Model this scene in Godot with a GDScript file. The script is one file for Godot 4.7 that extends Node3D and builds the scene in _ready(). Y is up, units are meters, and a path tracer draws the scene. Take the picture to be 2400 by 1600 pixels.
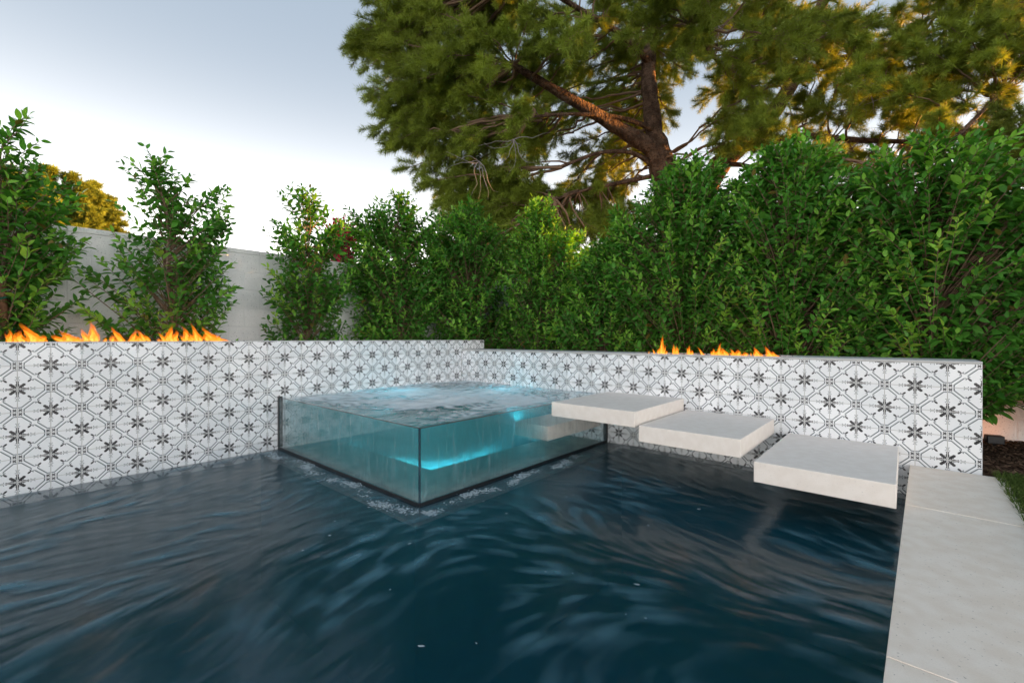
extends Node3D
# A raised glass-walled spa in a dark pool, patterned tile walls with fire troughs, a ficus hedge and a big pine at sunset.
# Pool water level is y = 0. The taller tiled wall faces +z on z = 0, the lower one faces -x on x = 0.

const EYE := Vector3(-3.981, 1.041, 4.423)
const YAW := 0.846
const FOCAL := 1041.69          # pixels of the 2400 x 1600 photograph
const HORIZON := 792.3
const TILE := 0.15466           # tile and joint
const LEFT_TOP := 1.0113
const RIGHT_TOP := 0.889
const GRADE := 0.19
const SPA_X := -2.31
const SPA_Z := 2.18
const SPA_Y := 0.482

var M := {}
var taken := {}
var rng := RandomNumberGenerator.new()
var tile_cache := {}

# ---------------------------------------------------------------- mesh helper
class MB:
	var v := PackedVector3Array()
	var n := PackedVector3Array()
	var uv := PackedVector2Array()
	var ix := PackedInt32Array()
	func vert(p: Vector3, nn: Vector3, t := Vector2.ZERO) -> int:
		v.append(p); n.append(nn); uv.append(t)
		return v.size() - 1
	func tri(a: int, b: int, c: int) -> void:
		if (v[b] - v[a]).cross(v[c] - v[a]).dot(n[a] + n[b] + n[c]) > 0.0:
			ix.append(a); ix.append(c); ix.append(b)
		else:
			ix.append(a); ix.append(b); ix.append(c)
	func quad(a: Vector3, b: Vector3, c: Vector3, d: Vector3, nn: Vector3, uvs := []) -> void:
		var o := v.size()
		var ps := [a, b, c, d]
		for k in 4:
			vert(ps[k], nn, uvs[k] if uvs.size() == 4 else Vector2(ps[k].x, ps[k].z))
		tri(o, o + 1, o + 2); tri(o, o + 2, o + 3)
	func box(lo: Vector3, hi: Vector3, b := 0.0) -> void:
		var c := (lo + hi) * 0.5
		var h := (hi - lo) * 0.5
		var pt := func(s: Vector3, a: int) -> Vector3:
			var q := Vector3.ZERO
			for k in 3:
				q[k] = s[k] * (h[k] if k == a else h[k] - b)
			return c + q
		for a in 3:
			var a1 := (a + 1) % 3
			var a2 := (a + 2) % 3
			for sg in [-1.0, 1.0]:
				var nn := Vector3.ZERO
				nn[a] = sg
				var ps := []
				for pr in [[-1.0, -1.0], [1.0, -1.0], [1.0, 1.0], [-1.0, 1.0]]:
					var s := Vector3.ZERO
					s[a] = sg; s[a1] = pr[0]; s[a2] = pr[1]
					ps.append(pt.call(s, a))
				quad(ps[0], ps[1], ps[2], ps[3], nn)
		if b <= 0.0:
			return
		for a in 3:
			var a1 := (a + 1) % 3
			var a2 := (a + 2) % 3
			for s1 in [-1.0, 1.0]:
				for s2 in [-1.0, 1.0]:
					var nn := Vector3.ZERO
					nn[a1] = s1; nn[a2] = s2
					var sa := Vector3.ZERO
					sa[a] = -1.0; sa[a1] = s1; sa[a2] = s2
					var sb := sa
					sb[a] = 1.0
					quad(pt.call(sa, a1), pt.call(sb, a1), pt.call(sb, a2), pt.call(sa, a2), nn.normalized())
		for sx in [-1.0, 1.0]:
			for sy in [-1.0, 1.0]:
				for sz in [-1.0, 1.0]:
					var s := Vector3(sx, sy, sz)
					var o := v.size()
					for a in 3:
						vert(pt.call(s, a), s.normalized())
					tri(o, o + 1, o + 2)
	func tube(pts: Array, rads: Array, sides := 6, cap := true) -> void:
		var m := pts.size()
		var o := v.size()
		var side := Vector3.ZERO
		for i in m:
			var d: Vector3 = ((pts[min(i + 1, m - 1)] as Vector3) - (pts[max(i - 1, 0)] as Vector3)).normalized()
			if i == 0 or absf(side.dot(d)) > 0.95:
				side = d.cross(Vector3.RIGHT if absf(d.x) < 0.8 else Vector3.UP)
			side = (side - d * side.dot(d)).normalized()
			var up := d.cross(side)
			for k in sides:
				var a := TAU * k / sides
				var nn: Vector3 = side * cos(a) + up * sin(a)
				vert(pts[i] + nn * rads[i], nn, Vector2(float(k) / sides, float(i)))
		for i in m - 1:
			for k in sides:
				var a := o + i * sides + k
				var b := o + i * sides + (k + 1) % sides
				tri(a, b, a + sides); tri(b, b + sides, a + sides)
		if cap:
			var d1: Vector3 = ((pts[m - 1] as Vector3) - (pts[m - 2] as Vector3)).normalized()
			var e := vert(pts[m - 1] + d1 * rads[m - 1] * 0.4, d1)
			for k in sides:
				tri(o + (m - 1) * sides + k, o + (m - 1) * sides + (k + 1) % sides, e)
	func mesh() -> ArrayMesh:
		var arr := []
		arr.resize(Mesh.ARRAY_MAX)
		arr[Mesh.ARRAY_VERTEX] = v
		arr[Mesh.ARRAY_NORMAL] = n
		arr[Mesh.ARRAY_TEX_UV] = uv
		arr[Mesh.ARRAY_INDEX] = ix
		var am := ArrayMesh.new()
		am.add_surface_from_arrays(Mesh.PRIMITIVE_TRIANGLES, arr)
		return am

# ---------------------------------------------------------------- naming
func numbered(called: String) -> String:
	var k: int = taken.get(called, 0)
	taken[called] = k + 1
	return called if k == 0 else "%s_%03d" % [called, k]

func obj(called: String, mesh: Mesh, material: Material, parent: Node = self) -> MeshInstance3D:
	var o := MeshInstance3D.new()
	o.name = numbered(called) if parent == self else called
	o.mesh = mesh
	o.material_override = null
	for k in mesh.get_surface_count():
		o.set_surface_override_material(k, material)
	parent.add_child(o, true)
	return o

func tag(o: Node, label: String, category: String, group := "") -> Node:
	o.set_meta("label", label)
	o.set_meta("category", category)
	if group != "":
		o.set_meta("group", group)
	return o

func thing(called: String, label: String, category: String, at := Vector3.ZERO, group := "") -> Node3D:
	var o := Node3D.new()
	o.name = numbered(called)
	add_child(o)
	o.position = at
	tag(o, label, category, group)
	return o

func structure(o: Node) -> Node:
	o.set_meta("kind", "structure")
	return o

func stuff(o: Node) -> Node:
	o.set_meta("kind", "stuff")
	return o

func boxes(list: Array, b := 0.0) -> ArrayMesh:
	var mb := MB.new()
	for q in list:
		mb.box(q[0], q[1], b)
	return mb.mesh()

func dir_of(px: float, py: float) -> Vector3:
	var fw := Vector3(sin(YAW), 0, -cos(YAW))
	var rt := Vector3(cos(YAW), 0, sin(YAW))
	return fw + rt * ((px - 1200.0) / FOCAL) + Vector3.UP * ((HORIZON - py) / FOCAL)

func spot(px: float, py: float, depth: float) -> Vector3:   # pixel of the 2352-wide view and a distance
	return EYE + dir_of(px * 2400.0 / 2352.0, py * 2400.0 / 2352.0) * depth

# ---------------------------------------------------------------- materials
func col(r: float, g: float, b: float) -> Color:
	return Color(r, g, b).linear_to_srgb()

func mat(r: float, g: float, b: float, rough := 0.8, spec := 0.5) -> StandardMaterial3D:
	var m := StandardMaterial3D.new()
	m.albedo_color = col(r, g, b)
	m.roughness = rough
	m.metallic_specular = spec
	return m

func noise(freq: float, sd: int, octaves := 4, kind := FastNoiseLite.TYPE_SIMPLEX_SMOOTH) -> FastNoiseLite:
	var f := FastNoiseLite.new()
	f.noise_type = kind
	f.frequency = freq
	f.seed = sd
	f.fractal_octaves = octaves
	return f

func gray_tex(f: FastNoiseLite, size: int) -> ImageTexture:
	var im := f.get_seamless_image(size, size)
	return ImageTexture.create_from_image(im)

# base colour varied by coarse patches, fine grain and sparse flecks; all linear in, stored as sRGB
func mottled(size: int, sd: int, a: Vector3, b: Vector3, grain: float, fleck: Vector3, fleck_at: float) -> ImageTexture:
	var coarse := noise(0.009, sd, 4).get_seamless_image(size, size)
	var fine := noise(0.21, sd + 1, 3).get_seamless_image(size, size)
	var dots := noise(0.085, sd + 2, 2).get_seamless_image(size, size)
	var out := Image.create(size, size, false, Image.FORMAT_RGB8)
	for y in size:
		for x in size:
			var c := a.lerp(b, clampf((coarse.get_pixel(x, y).r - 0.25) * 2.0, 0, 1))
			c *= 1.0 + grain * (fine.get_pixel(x, y).r - 0.5) * 2.0
			var d := dots.get_pixel(x, y).r
			if d > fleck_at:
				c = c.lerp(fleck, clampf((d - fleck_at) * 14.0, 0, 0.8))
			out.set_pixel(x, y, col(clampf(c.x, 0, 1), clampf(c.y, 0, 1), clampf(c.z, 0, 1)))
	return ImageTexture.create_from_image(out)

func triplanar(m: StandardMaterial3D, tex: Texture2D, scale: float, bump: Texture2D = null, cm := 0.1, world := true) -> StandardMaterial3D:
	m.albedo_texture = tex
	if tex:
		m.albedo_color = Color.WHITE
	m.uv1_triplanar = true
	m.uv1_world_triplanar = world
	m.uv1_triplanar_sharpness = 8.0
	m.uv1_scale = Vector3.ONE * scale
	if bump:
		m.heightmap_enabled = true
		m.heightmap_texture = bump
		m.heightmap_scale = cm
	return m

# the print on a tile: a motif in two opposite corners, a quarter star in the other two
func seg(p: Vector2, a: Vector2, b: Vector2) -> float:
	var t := clampf((p - a).dot(b - a) / (b - a).length_squared(), 0, 1)
	return p.distance_to(a + (b - a) * t)

func profile(t: float, pts: Array) -> float:
	for k in pts.size() - 1:
		if t >= pts[k].x and t <= pts[k + 1].x:
			return lerpf(pts[k].y, pts[k + 1].y, smoothstep(0, 1, (t - pts[k].x) / (pts[k + 1].x - pts[k].x)))
	return -0.05

func tile_print() -> ImageTexture:
	var size := 320
	var im := Image.create(size, size, false, Image.FORMAT_RGB8)
	var white := Vector3(0.86, 0.865, 0.885)
	var slate := Vector3(0.125, 0.155, 0.170)
	var coal := Vector3(0.034, 0.032, 0.036)
	var axis_pts := [Vector2(0.03, 0.016), Vector2(0.08, 0.024), Vector2(0.13, 0.042), Vector2(0.18, 0.060), Vector2(0.23, 0.046), Vector2(0.275, 0.034), Vector2(0.31, 0.046), Vector2(0.335, 0.060), Vector2(0.345, 0.0)]
	var petal_pts := [Vector2(0.03, 0.008), Vector2(0.07, 0.02), Vector2(0.13, 0.062), Vector2(0.165, 0.046), Vector2(0.19, 0.070), Vector2(0.225, 0.046), Vector2(0.26, 0.055), Vector2(0.295, 0.048), Vector2(0.33, 0.0)]
	var cloud := noise(0.012, 77, 3)
	for j in size:
		for i in size:
			var u := (i + 0.5) / size
			var v := (j + 0.5) / size
			if v > u:
				var t0 := u; u = v; v = t0
			if u + v > 1.0:
				var t1 := u; u = 1.0 - v; v = 1.0 - t1
			var p := Vector2(u, v)
			var line := minf(seg(p, Vector2(0.195, -0.1), Vector2(0.195, 0.112)), seg(p, Vector2(0.195, 0.112), Vector2(0.475, 0.392))) - 0.020
			var h := Vector2(0.512, 0.372)
			var hd := p - h
			var ha := atan2(hd.y, hd.x)
			if ha > -0.5 and ha < 2.4:
				line = minf(line, absf(hd.length() - 0.036) - 0.013)
			line = minf(line, p.distance_to(h + Vector2(0.026, -0.018)) - 0.017)
			# scroll on the axis beyond the star
			var a := 1.0 - u
			var b := v
			var q := Vector2(a, b)
			line = minf(line, minf(seg(q, Vector2(0.405, 0.03), Vector2(0.382, 0.06)), seg(q, Vector2(0.50, 0.026), Vector2(0.522, 0.05))) - 0.0075)
			line = minf(line, minf(seg(q, Vector2(0.405, 0.03), Vector2(0.50, 0.026)) - 0.0055, minf(q.distance_to(Vector2(0.394, 0.066)) - 0.014, q.distance_to(Vector2(0.512, 0.055)) - 0.012)))
			# motif by the corner
			var mq := (p - Vector2(0.086, 0.086)).abs()
			var dark := minf(mq.distance_to(Vector2(0.033, 0.033)) - 0.025, mq.length() - 0.030)
			# star
			var along := (a + b) * 0.70711
			var off := absf(a - b) * 0.70711
			dark = minf(dark, b - profile(a, axis_pts))
			dark = minf(dark, off - profile(along, petal_pts))
			# small leaf with two barbs on the diagonal
			var lt := along - 0.49
			dark = minf(dark, off - 0.036 * sqrt(maxf(0.0, 1.0 - pow(lt / 0.068, 2.0))) + (0.02 if absf(lt) > 0.068 else 0.0))
			dark = minf(dark, seg(Vector2(along, off), Vector2(0.545, 0.0), Vector2(0.580, 0.038)) - 0.012)
			dark = minf(dark, seg(Vector2(along, off), Vector2(0.55, 0.0), Vector2(0.60, 0.0)) - 0.006)
			var c := white * (1.0 + 0.02 * cloud.get_noise_2d(i, j))
			c = c.lerp(slate, smoothstep(0.0035, -0.0035, line))
			c = c.lerp(coal, smoothstep(0.0035, -0.0035, dark))
			im.set_pixel(i, j, col(c.x, c.y, c.z))
	im.generate_mipmaps()
	return ImageTexture.create_from_image(im)

func leaf_mat(spec: float, rough: float, back: Color) -> StandardMaterial3D:
	var m := StandardMaterial3D.new()
	m.albedo_color = Color.WHITE
	m.vertex_color_use_as_albedo = true
	m.roughness = rough
	m.metallic_specular = spec
	m.cull_mode = BaseMaterial3D.CULL_DISABLED
	m.backlight_enabled = true
	m.backlight = back
	return m

func make_materials() -> void:
	M.grain = gray_tex(noise(0.12, 5, 4), 256)
	M.lumps = gray_tex(noise(0.035, 6, 4), 256)
	M.tile = mat(1, 1, 1, 0.28, 0.5)
	M.tile.albedo_texture = tile_print()
	M.tiles = [M.tile]
	for k in 4:
		var tv: StandardMaterial3D = M.tile.duplicate()
		tv.albedo_color = Color(0.975 - 0.012 * k, 0.975 - 0.010 * k, 0.975 - 0.009 * k)
		tv.roughness = 0.22 + 0.05 * k
		M.tiles.append(tv)
	M.tile_edge = mat(0.62, 0.60, 0.58, 0.6)
	M.grout = triplanar(mat(0.46, 0.45, 0.43, 0.95, 0.2), null, 6.0, M.grain, 0.05)
	M.cap = triplanar(mat(1, 1, 1, 0.5), mottled(256, 3, Vector3(0.60, 0.60, 0.61), Vector3(0.52, 0.52, 0.53), 0.05, Vector3(0.3, 0.3, 0.3), 0.86), 2.0)
	M.stone = triplanar(mat(1, 1, 1, 0.82, 0.4), mottled(512, 11, Vector3(0.80, 0.69, 0.58), Vector3(0.86, 0.765, 0.665), 0.05, Vector3(0.38, 0.32, 0.27), 0.85), 1.7, M.grain, 0.012)
	M.step = triplanar(mat(1, 1, 1, 0.8, 0.4), mottled(512, 21, Vector3(0.81, 0.735, 0.67), Vector3(0.85, 0.78, 0.72), 0.04, Vector3(0.42, 0.40, 0.38), 0.84), 2.4, M.grain, 0.01)
	M.block = triplanar(mat(1, 1, 1, 0.95, 0.25), mottled(256, 31, Vector3(0.82, 0.825, 0.83), Vector3(0.87, 0.87, 0.87), 0.05, Vector3(0.42, 0.43, 0.44), 0.78), 2.4, M.grain, 0.35)
	M.mortar = triplanar(mat(0.80, 0.805, 0.81, 0.95, 0.2), null, 5.0, M.grain, 0.1)
	M.basin = triplanar(mat(1, 1, 1, 0.9, 0.2), mottled(256, 41, Vector3(0.003, 0.045, 0.066), Vector3(0.006, 0.06, 0.085), 0.2, Vector3(0.01, 0.07, 0.09), 0.8), 1.5)
	M.ledge = triplanar(mat(1, 1, 1, 0.6), mottled(256, 43, Vector3(0.20, 0.21, 0.22), Vector3(0.27, 0.28, 0.285), 0.15, Vector3(0.12, 0.12, 0.13), 0.8), 2.0)
	M.bench = triplanar(mat(1, 1, 1, 0.7), mottled(256, 44, Vector3(0.30, 0.33, 0.31), Vector3(0.42, 0.43, 0.39), 0.15, Vector3(0.25, 0.27, 0.26), 0.8), 2.0)
	M.black = mat(0.012, 0.013, 0.016, 0.35)
	M.ground = triplanar(mat(1, 1, 1, 0.95, 0.2), mottled(256, 51, Vector3(0.10, 0.075, 0.055), Vector3(0.19, 0.15, 0.12), 0.25, Vector3(0.05, 0.04, 0.03), 0.8), 0.9, M.lumps, 1.0)
	M.mulch = triplanar(mat(1, 1, 1, 1.0, 0.1), mottled(256, 52, Vector3(0.045, 0.028, 0.019), Vector3(0.10, 0.065, 0.043), 0.4, Vector3(0.16, 0.11, 0.08), 0.8), 3.0, M.lumps, 2.0)
	M.turf = triplanar(mat(1, 1, 1, 1.0, 0.1), mottled(256, 53, Vector3(0.04, 0.06, 0.015), Vector3(0.07, 0.10, 0.025), 0.4, Vector3(0.12, 0.10, 0.05), 0.8), 2.0)
	M.leaf = leaf_mat(0.38, 0.40, Color(0.80, 0.84, 0.30))
	M.needle = leaf_mat(0.3, 0.55, Color(0.82, 0.74, 0.30))
	M.grass = leaf_mat(0.3, 0.6, Color(0.4, 0.5, 0.2))
	M.chip = leaf_mat(0.2, 0.95, Color(0, 0, 0))
	M.chip.backlight_enabled = false
	M.bark = triplanar(mat(1, 1, 1, 0.95, 0.2), mottled(256, 61, Vector3(0.075, 0.048, 0.035), Vector3(0.165, 0.108, 0.078), 0.4, Vector3(0.035, 0.022, 0.016), 0.66), 1.6, M.lumps, 3.0)
	M.dead = mat(0.25, 0.225, 0.215, 0.9, 0.2)
	M.twig = mat(0.19, 0.125, 0.085, 0.85, 0.3)
	M.stem = triplanar(mat(1, 1, 1, 0.85, 0.3), mottled(128, 62, Vector3(0.23, 0.155, 0.11), Vector3(0.34, 0.25, 0.19), 0.25, Vector3(0.12, 0.08, 0.05), 0.75), 6.0, M.grain, 0.3)
	M.stake = triplanar(mat(1, 1, 1, 0.9, 0.3), mottled(128, 63, Vector3(0.14, 0.072, 0.04), Vector3(0.22, 0.12, 0.07), 0.3, Vector3(0.06, 0.03, 0.02), 0.75), 5.0, M.grain, 0.3)
	M.tie = mat(0.004, 0.16, 0.115, 0.5)
	M.lava = triplanar(mat(0.022, 0.02, 0.022, 0.7), null, 20.0, M.grain, 0.5)
	# water: a clear sheet, tinted by what is suspended in it
	M.water = mat(0.003, 0.065, 0.095, 0.2, 0.42)
	M.water.transparency = BaseMaterial3D.TRANSPARENCY_ALPHA
	M.water.albedo_color.a = 0.5
	M.spa_water = mat(0.10, 0.34, 0.42, 0.1, 0.48)
	M.spa_water.transparency = BaseMaterial3D.TRANSPARENCY_ALPHA
	M.spa_water.albedo_color.a = 0.12
	M.glass = mat(0.25, 0.55, 0.58, 0.02, 0.5)
	M.glass.transparency = BaseMaterial3D.TRANSPARENCY_ALPHA
	M.glass.albedo_color.a = 0.03

# ---------------------------------------------------------------- world
func _ready() -> void:
	rng.seed = 4711
	var cam := Camera3D.new()
	cam.name = "camera"
	add_child(cam)
	cam.position = EYE
	cam.rotation.y = -YAW
	cam.set_frustum(2.0 * 0.05 * 800.0 / FOCAL, Vector2(0, -0.05 * (800.0 - HORIZON) / FOCAL), 0.05, 400.0)
	cam.current = true

	var env := Environment.new()
	env.tonemap_mode = Environment.TONE_MAPPER_LINEAR
	env.tonemap_exposure = 5.8
	env.background_mode = Environment.BG_SKY
	env.sdfgi_enabled = true
	env.ssao_enabled = true
	env.ssil_enabled = true
	env.volumetric_fog_enabled = true
	env.volumetric_fog_density = 0.0
	var sky := Sky.new()
	var ps := ProceduralSkyMaterial.new()
	ps.sky_top_color = col(0.074, 0.091, 0.112)
	ps.sky_horizon_color = col(1.42, 1.33, 1.21)
	ps.sky_energy_multiplier = 1.0
	ps.sky_curve = 0.095
	ps.ground_horizon_color = col(0.095, 0.09, 0.08)
	ps.ground_bottom_color = col(0.055, 0.05, 0.045)
	ps.sun_angle_max = 25.0
	ps.sun_curve = 0.2
	sky.sky_material = ps
	env.sky = sky
	var we := WorldEnvironment.new()
	we.name = "environment"
	we.environment = env
	add_child(we)

	var sun := DirectionalLight3D.new()
	sun.name = "sun"
	sun.light_energy = 1.6
	sun.light_color = col(1.0, 0.44, 0.10)
	sun.light_angular_distance = 0.6
	sun.shadow_enabled = true
	add_child(sun)
	var az := (dir_of(1200, HORIZON) * cos(deg_to_rad(75)) + Vector3(cos(YAW), 0, sin(YAW)) * sin(deg_to_rad(75))).normalized()
	var to_sun := (az * cos(deg_to_rad(4.2)) + Vector3.UP * sin(deg_to_rad(4.2))).normalized()
	sun.look_at_from_position(Vector3.ZERO, -to_sun, Vector3.UP)

	make_materials()
	build_ground()
	build_tiled_walls()
	build_block_walls()
	build_deck()
	build_pool()
	build_spa()
	build_steps()
	build_fire()
	build_shrubs()
	build_pine()
	build_far_trees()
	build_bed()
	build_sun_blockers()

# ---------------------------------------------------------------- ground
func build_ground() -> void:
	var mb := MB.new()
	var x0 := -8.0; var x1 := 0.42; var z0 := -0.42; var z1 := 4.5
	var f := 160.0
	var y := GRADE - 0.01
	for r in [[-f, -f, f, z0], [-f, z1, f, f], [-f, z0, x0, z1], [x1, z0, f, z1]]:
		mb.quad(Vector3(r[0], y, r[1]), Vector3(r[2], y, r[1]), Vector3(r[2], y, r[3]), Vector3(r[0], y, r[3]), Vector3.UP)
	structure(obj("ground", mb.mesh(), M.ground))
	var lawn := MB.new()
	lawn.quad(Vector3(-9, GRADE - 0.004, 4.84), Vector3(0.02, GRADE - 0.004, 4.84), Vector3(0.12, GRADE - 0.004, 9), Vector3(-9, GRADE - 0.004, 9), Vector3.UP)
	structure(obj("lawn", lawn.mesh(), M.turf))
	var bed := MB.new()
	bed.quad(Vector3(0.426, GRADE, -0.98), Vector3(1.49, GRADE, -0.98), Vector3(1.49, GRADE, 9), Vector3(0.426, GRADE, 9), Vector3.UP)
	bed.quad(Vector3(0.03, GRADE, 4.785), Vector3(0.426, GRADE, 4.785), Vector3(0.426, GRADE, 9), Vector3(0.13, GRADE, 9), Vector3.UP)
	bed.quad(Vector3(-6, GRADE, -0.98), Vector3(0.426, GRADE, -0.98), Vector3(0.426, GRADE, -0.43), Vector3(-6, GRADE, -0.43), Vector3.UP)
	structure(obj("planting_bed", bed.mesh(), M.mulch))

# ---------------------------------------------------------------- tiled walls
func tile_mesh(flip: bool, u0: float, u1: float, v0: float, v1: float) -> ArrayMesh:
	var key := [flip, snappedf(u0, 0.002), snappedf(u1, 0.002), snappedf(v0, 0.002), snappedf(v1, 0.002)]
	if tile_cache.has(key):
		return tile_cache[key]
	var g := 0.0017
	var x0 := u0 * TILE + g; var x1 := u1 * TILE - g
	var y0 := -v1 * TILE + g; var y1 := -v0 * TILE - g
	var t := 0.008
	var e := 0.0008
	var mb := MB.new()
	var at := func(x: float, y: float) -> Vector2:
		var u := x / TILE
		return Vector2(1.0 - u if flip else u, -y / TILE)
	var a := [Vector3(x0 + e, y1 - e, t), Vector3(x1 - e, y1 - e, t), Vector3(x1 - e, y0 + e, t), Vector3(x0 + e, y0 + e, t)]
	mb.quad(a[0], a[1], a[2], a[3], Vector3(0, 0, 1), [at.call(a[0].x, a[0].y), at.call(a[1].x, a[1].y), at.call(a[2].x, a[2].y), at.call(a[3].x, a[3].y)])
	var b := [Vector3(x0, y1, t - e), Vector3(x1, y1, t - e), Vector3(x1, y0, t - e), Vector3(x0, y0, t - e)]
	var ns := [Vector3(0, 1, 1), Vector3(1, 0, 1), Vector3(0, -1, 1), Vector3(-1, 0, 1)]
	for k in 4:
		var j := (k + 1) % 4
		var w := Vector2(0.5, 0.5)
		mb.quad(a[k], a[j], b[j], b[k], (ns[k] as Vector3).normalized(), [w, w, w, w])
		var nn: Vector3 = ns[k]
		nn.z = 0
		mb.quad(b[k], b[j], Vector3(b[j].x, b[j].y, 0), Vector3(b[k].x, b[k].y, 0), nn, [w, w, w, w])
	tile_cache[key] = mb.mesh()
	return tile_cache[key]

func tiles(parent: Node3D, basis: Basis, origin: float, first: int, last: int, row_y: float, rows: int, along: Callable, clip: Callable) -> void:
	for r in rows:
		for i in range(first, last + 1):
			var s0 := origin + TILE * i
			var top := row_y - TILE * (r - 1)
			var lim: Array = clip.call(r, s0, top)      # [s_min, s_max, y_min, y_max]
			var u0 := clampf((lim[0] - s0) / TILE, 0, 1)
			var u1 := clampf((lim[1] - s0) / TILE, 0, 1)
			var v0 := clampf((top - lim[3]) / TILE, 0, 1)
			var v1 := clampf((top - lim[2]) / TILE, 0, 1)
			if u1 - u0 < 0.05 or v1 - v0 < 0.05:
				continue
			var o := obj("tile", tile_mesh(posmod(i + r, 2) == 0, u0, u1, v0, v1), M.tiles[hash(Vector2i(i * 7 + 3, r)) % 5], parent)
			var jig := 0.0004 * (hash(Vector2i(i, r)) % 100 / 100.0)
			o.transform = Transform3D(basis, along.call(s0, top, jig))

func build_tiled_walls() -> void:
	var t := thing("tiled_wall", "taller white wall of patterned star tiles with a long flame trough on top", "wall")
	var top := LEFT_TOP
	var body := [
		[Vector3(-5.53, -1.3, -0.424), Vector3(-0.0035, top - 0.09, -0.0018)],
		[Vector3(-0.0035, -1.3, -0.424), Vector3(0.424, top - 0.003, -0.0018)],
		[Vector3(-5.53, top - 0.09, -0.06), Vector3(-2.45, top - 0.003, -0.0018)],
		[Vector3(-5.53, top - 0.09, -0.424), Vector3(-2.45, top - 0.003, -0.36)],
		[Vector3(-2.45, top - 0.09, -0.424), Vector3(-0.0035, top - 0.003, -0.0018)],
	]
	obj("wall_body", boxes(body), M.grout, t)
	obj("cap", boxes([[Vector3(-5.53, top - 0.0025, -0.06), Vector3(-2.45, top + 0.005, 0.0005)], [Vector3(-5.53, top - 0.0025, -0.424), Vector3(-2.45, top + 0.005, -0.36)], [Vector3(-2.4495, top - 0.0025, -0.424), Vector3(0.4255, top + 0.005, 0.0005)]], 0.001), M.cap, t)
	tiles(t, Basis.IDENTITY, -3.951, -10, 28, 0.8566, 7,
		func(s0, y, jig): return Vector3(s0, y, -0.008 + jig),
		func(_r, s0, y): return [-5.53, (-0.001 if s0 < -0.01 and y < 0.95 else (0.424 if y > 0.95 else -0.001)), (RIGHT_TOP + 0.008 if s0 >= -0.08 else -9.0), top])
	var t2 := thing("tiled_wall", "lower white wall of patterned star tiles behind the floating slabs", "wall")
	var tp := RIGHT_TOP
	var body2 := [
		[Vector3(0.0018, -1.3, -0.008), Vector3(0.424, tp - 0.09, 4.775)],
		[Vector3(0.0018, tp - 0.09, -0.008), Vector3(0.424, tp - 0.003, 2.46)],
		[Vector3(0.0018, tp - 0.09, 3.74), Vector3(0.424, tp - 0.003, 4.775)],
		[Vector3(0.0018, tp - 0.09, 2.46), Vector3(0.06, tp - 0.003, 3.74)],
		[Vector3(0.36, tp - 0.09, 2.46), Vector3(0.424, tp - 0.003, 3.74)],
	]
	obj("wall_body", boxes(body2), M.grout, t2)
	obj("cap", boxes([[Vector3(-0.001, tp - 0.0025, 0.0015), Vector3(0.425, tp + 0.006, 2.46)], [Vector3(-0.001, tp - 0.0025, 3.74), Vector3(0.425, tp + 0.006, 4.781)], [Vector3(-0.001, tp - 0.0025, 2.4605), Vector3(0.06, tp + 0.006, 3.7395)], [Vector3(0.36, tp - 0.0025, 2.4605), Vector3(0.425, tp + 0.006, 3.7395)]], 0.001), M.cap, t2)
	tiles(t2, Basis(Vector3(0, 0, 1), Vector3(0, 1, 0), Vector3(-1, 0, 0)), 4.626, -30, 1, 0.7256, 7,
		func(s0, y, jig): return Vector3(0.008 - jig, y, s0),
		func(_r, _s0, _y): return [0.001, 4.781, -9.0, tp - 0.003])
	obj("end_trim", boxes([[Vector3(0.009, -0.2, 4.7755), Vector3(0.4235, tp - 0.003, 4.7815)]]), M.cap, t2)

# ---------------------------------------------------------------- garden block walls
func build_block_walls() -> void:
	var len: float = 0.305
	var hi := 0.199
	var variants := []
	for k in 4:
		var j := 0.0025
		variants.append(boxes([[Vector3(j, j, -0.03), Vector3(len - j, hi - j, 0.0)]], 0.004 + 0.001 * k))
	var half := boxes([[Vector3(0.0025, 0.0025, -0.03), Vector3(len * 0.5 - 0.0025, hi - 0.0025, 0.0)]], 0.004)
	var cap := boxes([[Vector3(0.002, 0.002, -0.17), Vector3(len - 0.002, 0.048, 0.006)]], 0.004)
	var walls := [
		[Vector3(-6.1, 0.17, -0.99), Basis.IDENTITY, 25, "long white painted block wall behind the taller tiled wall"],
		[Vector3(1.5, 0.17, -0.99), Basis(Vector3(0, 0, 1), Vector3.UP, Vector3(-1, 0, 0)), 27, "pale block wall behind the dense hedge"],
	]
	var r := RandomNumberGenerator.new()
	r.seed = 9
	for w in walls:
		var t := thing("block_wall", w[3], "wall", w[0])
		t.basis = w[1]
		var full: float = len * w[2]
		obj("mortar", boxes([[Vector3(0, -0.2, -0.15), Vector3(full, hi * 9.0 + 0.004, -0.0035)]]), M.mortar, t)
		for row in 9:
			var odd: bool = row % 2 == 1
			for i in w[2]:
				var x: float = len * i + (len * 0.5 if odd else 0.0)
				var last: bool = odd and i == w[2] - 1
				var o := obj("block", half if last else variants[r.randi() % 4], M.block, t)
				o.position = Vector3(x, hi * row, r.randf_range(-0.0015, 0.0012))
			if odd:
				obj("block", half, M.block, t).position = Vector3(0, hi * row, 0)
		for i in w[2]:
			obj("cap_block", cap, M.block, t).position = Vector3(len * i, hi * 9.0 + 0.003, 0)

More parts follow.
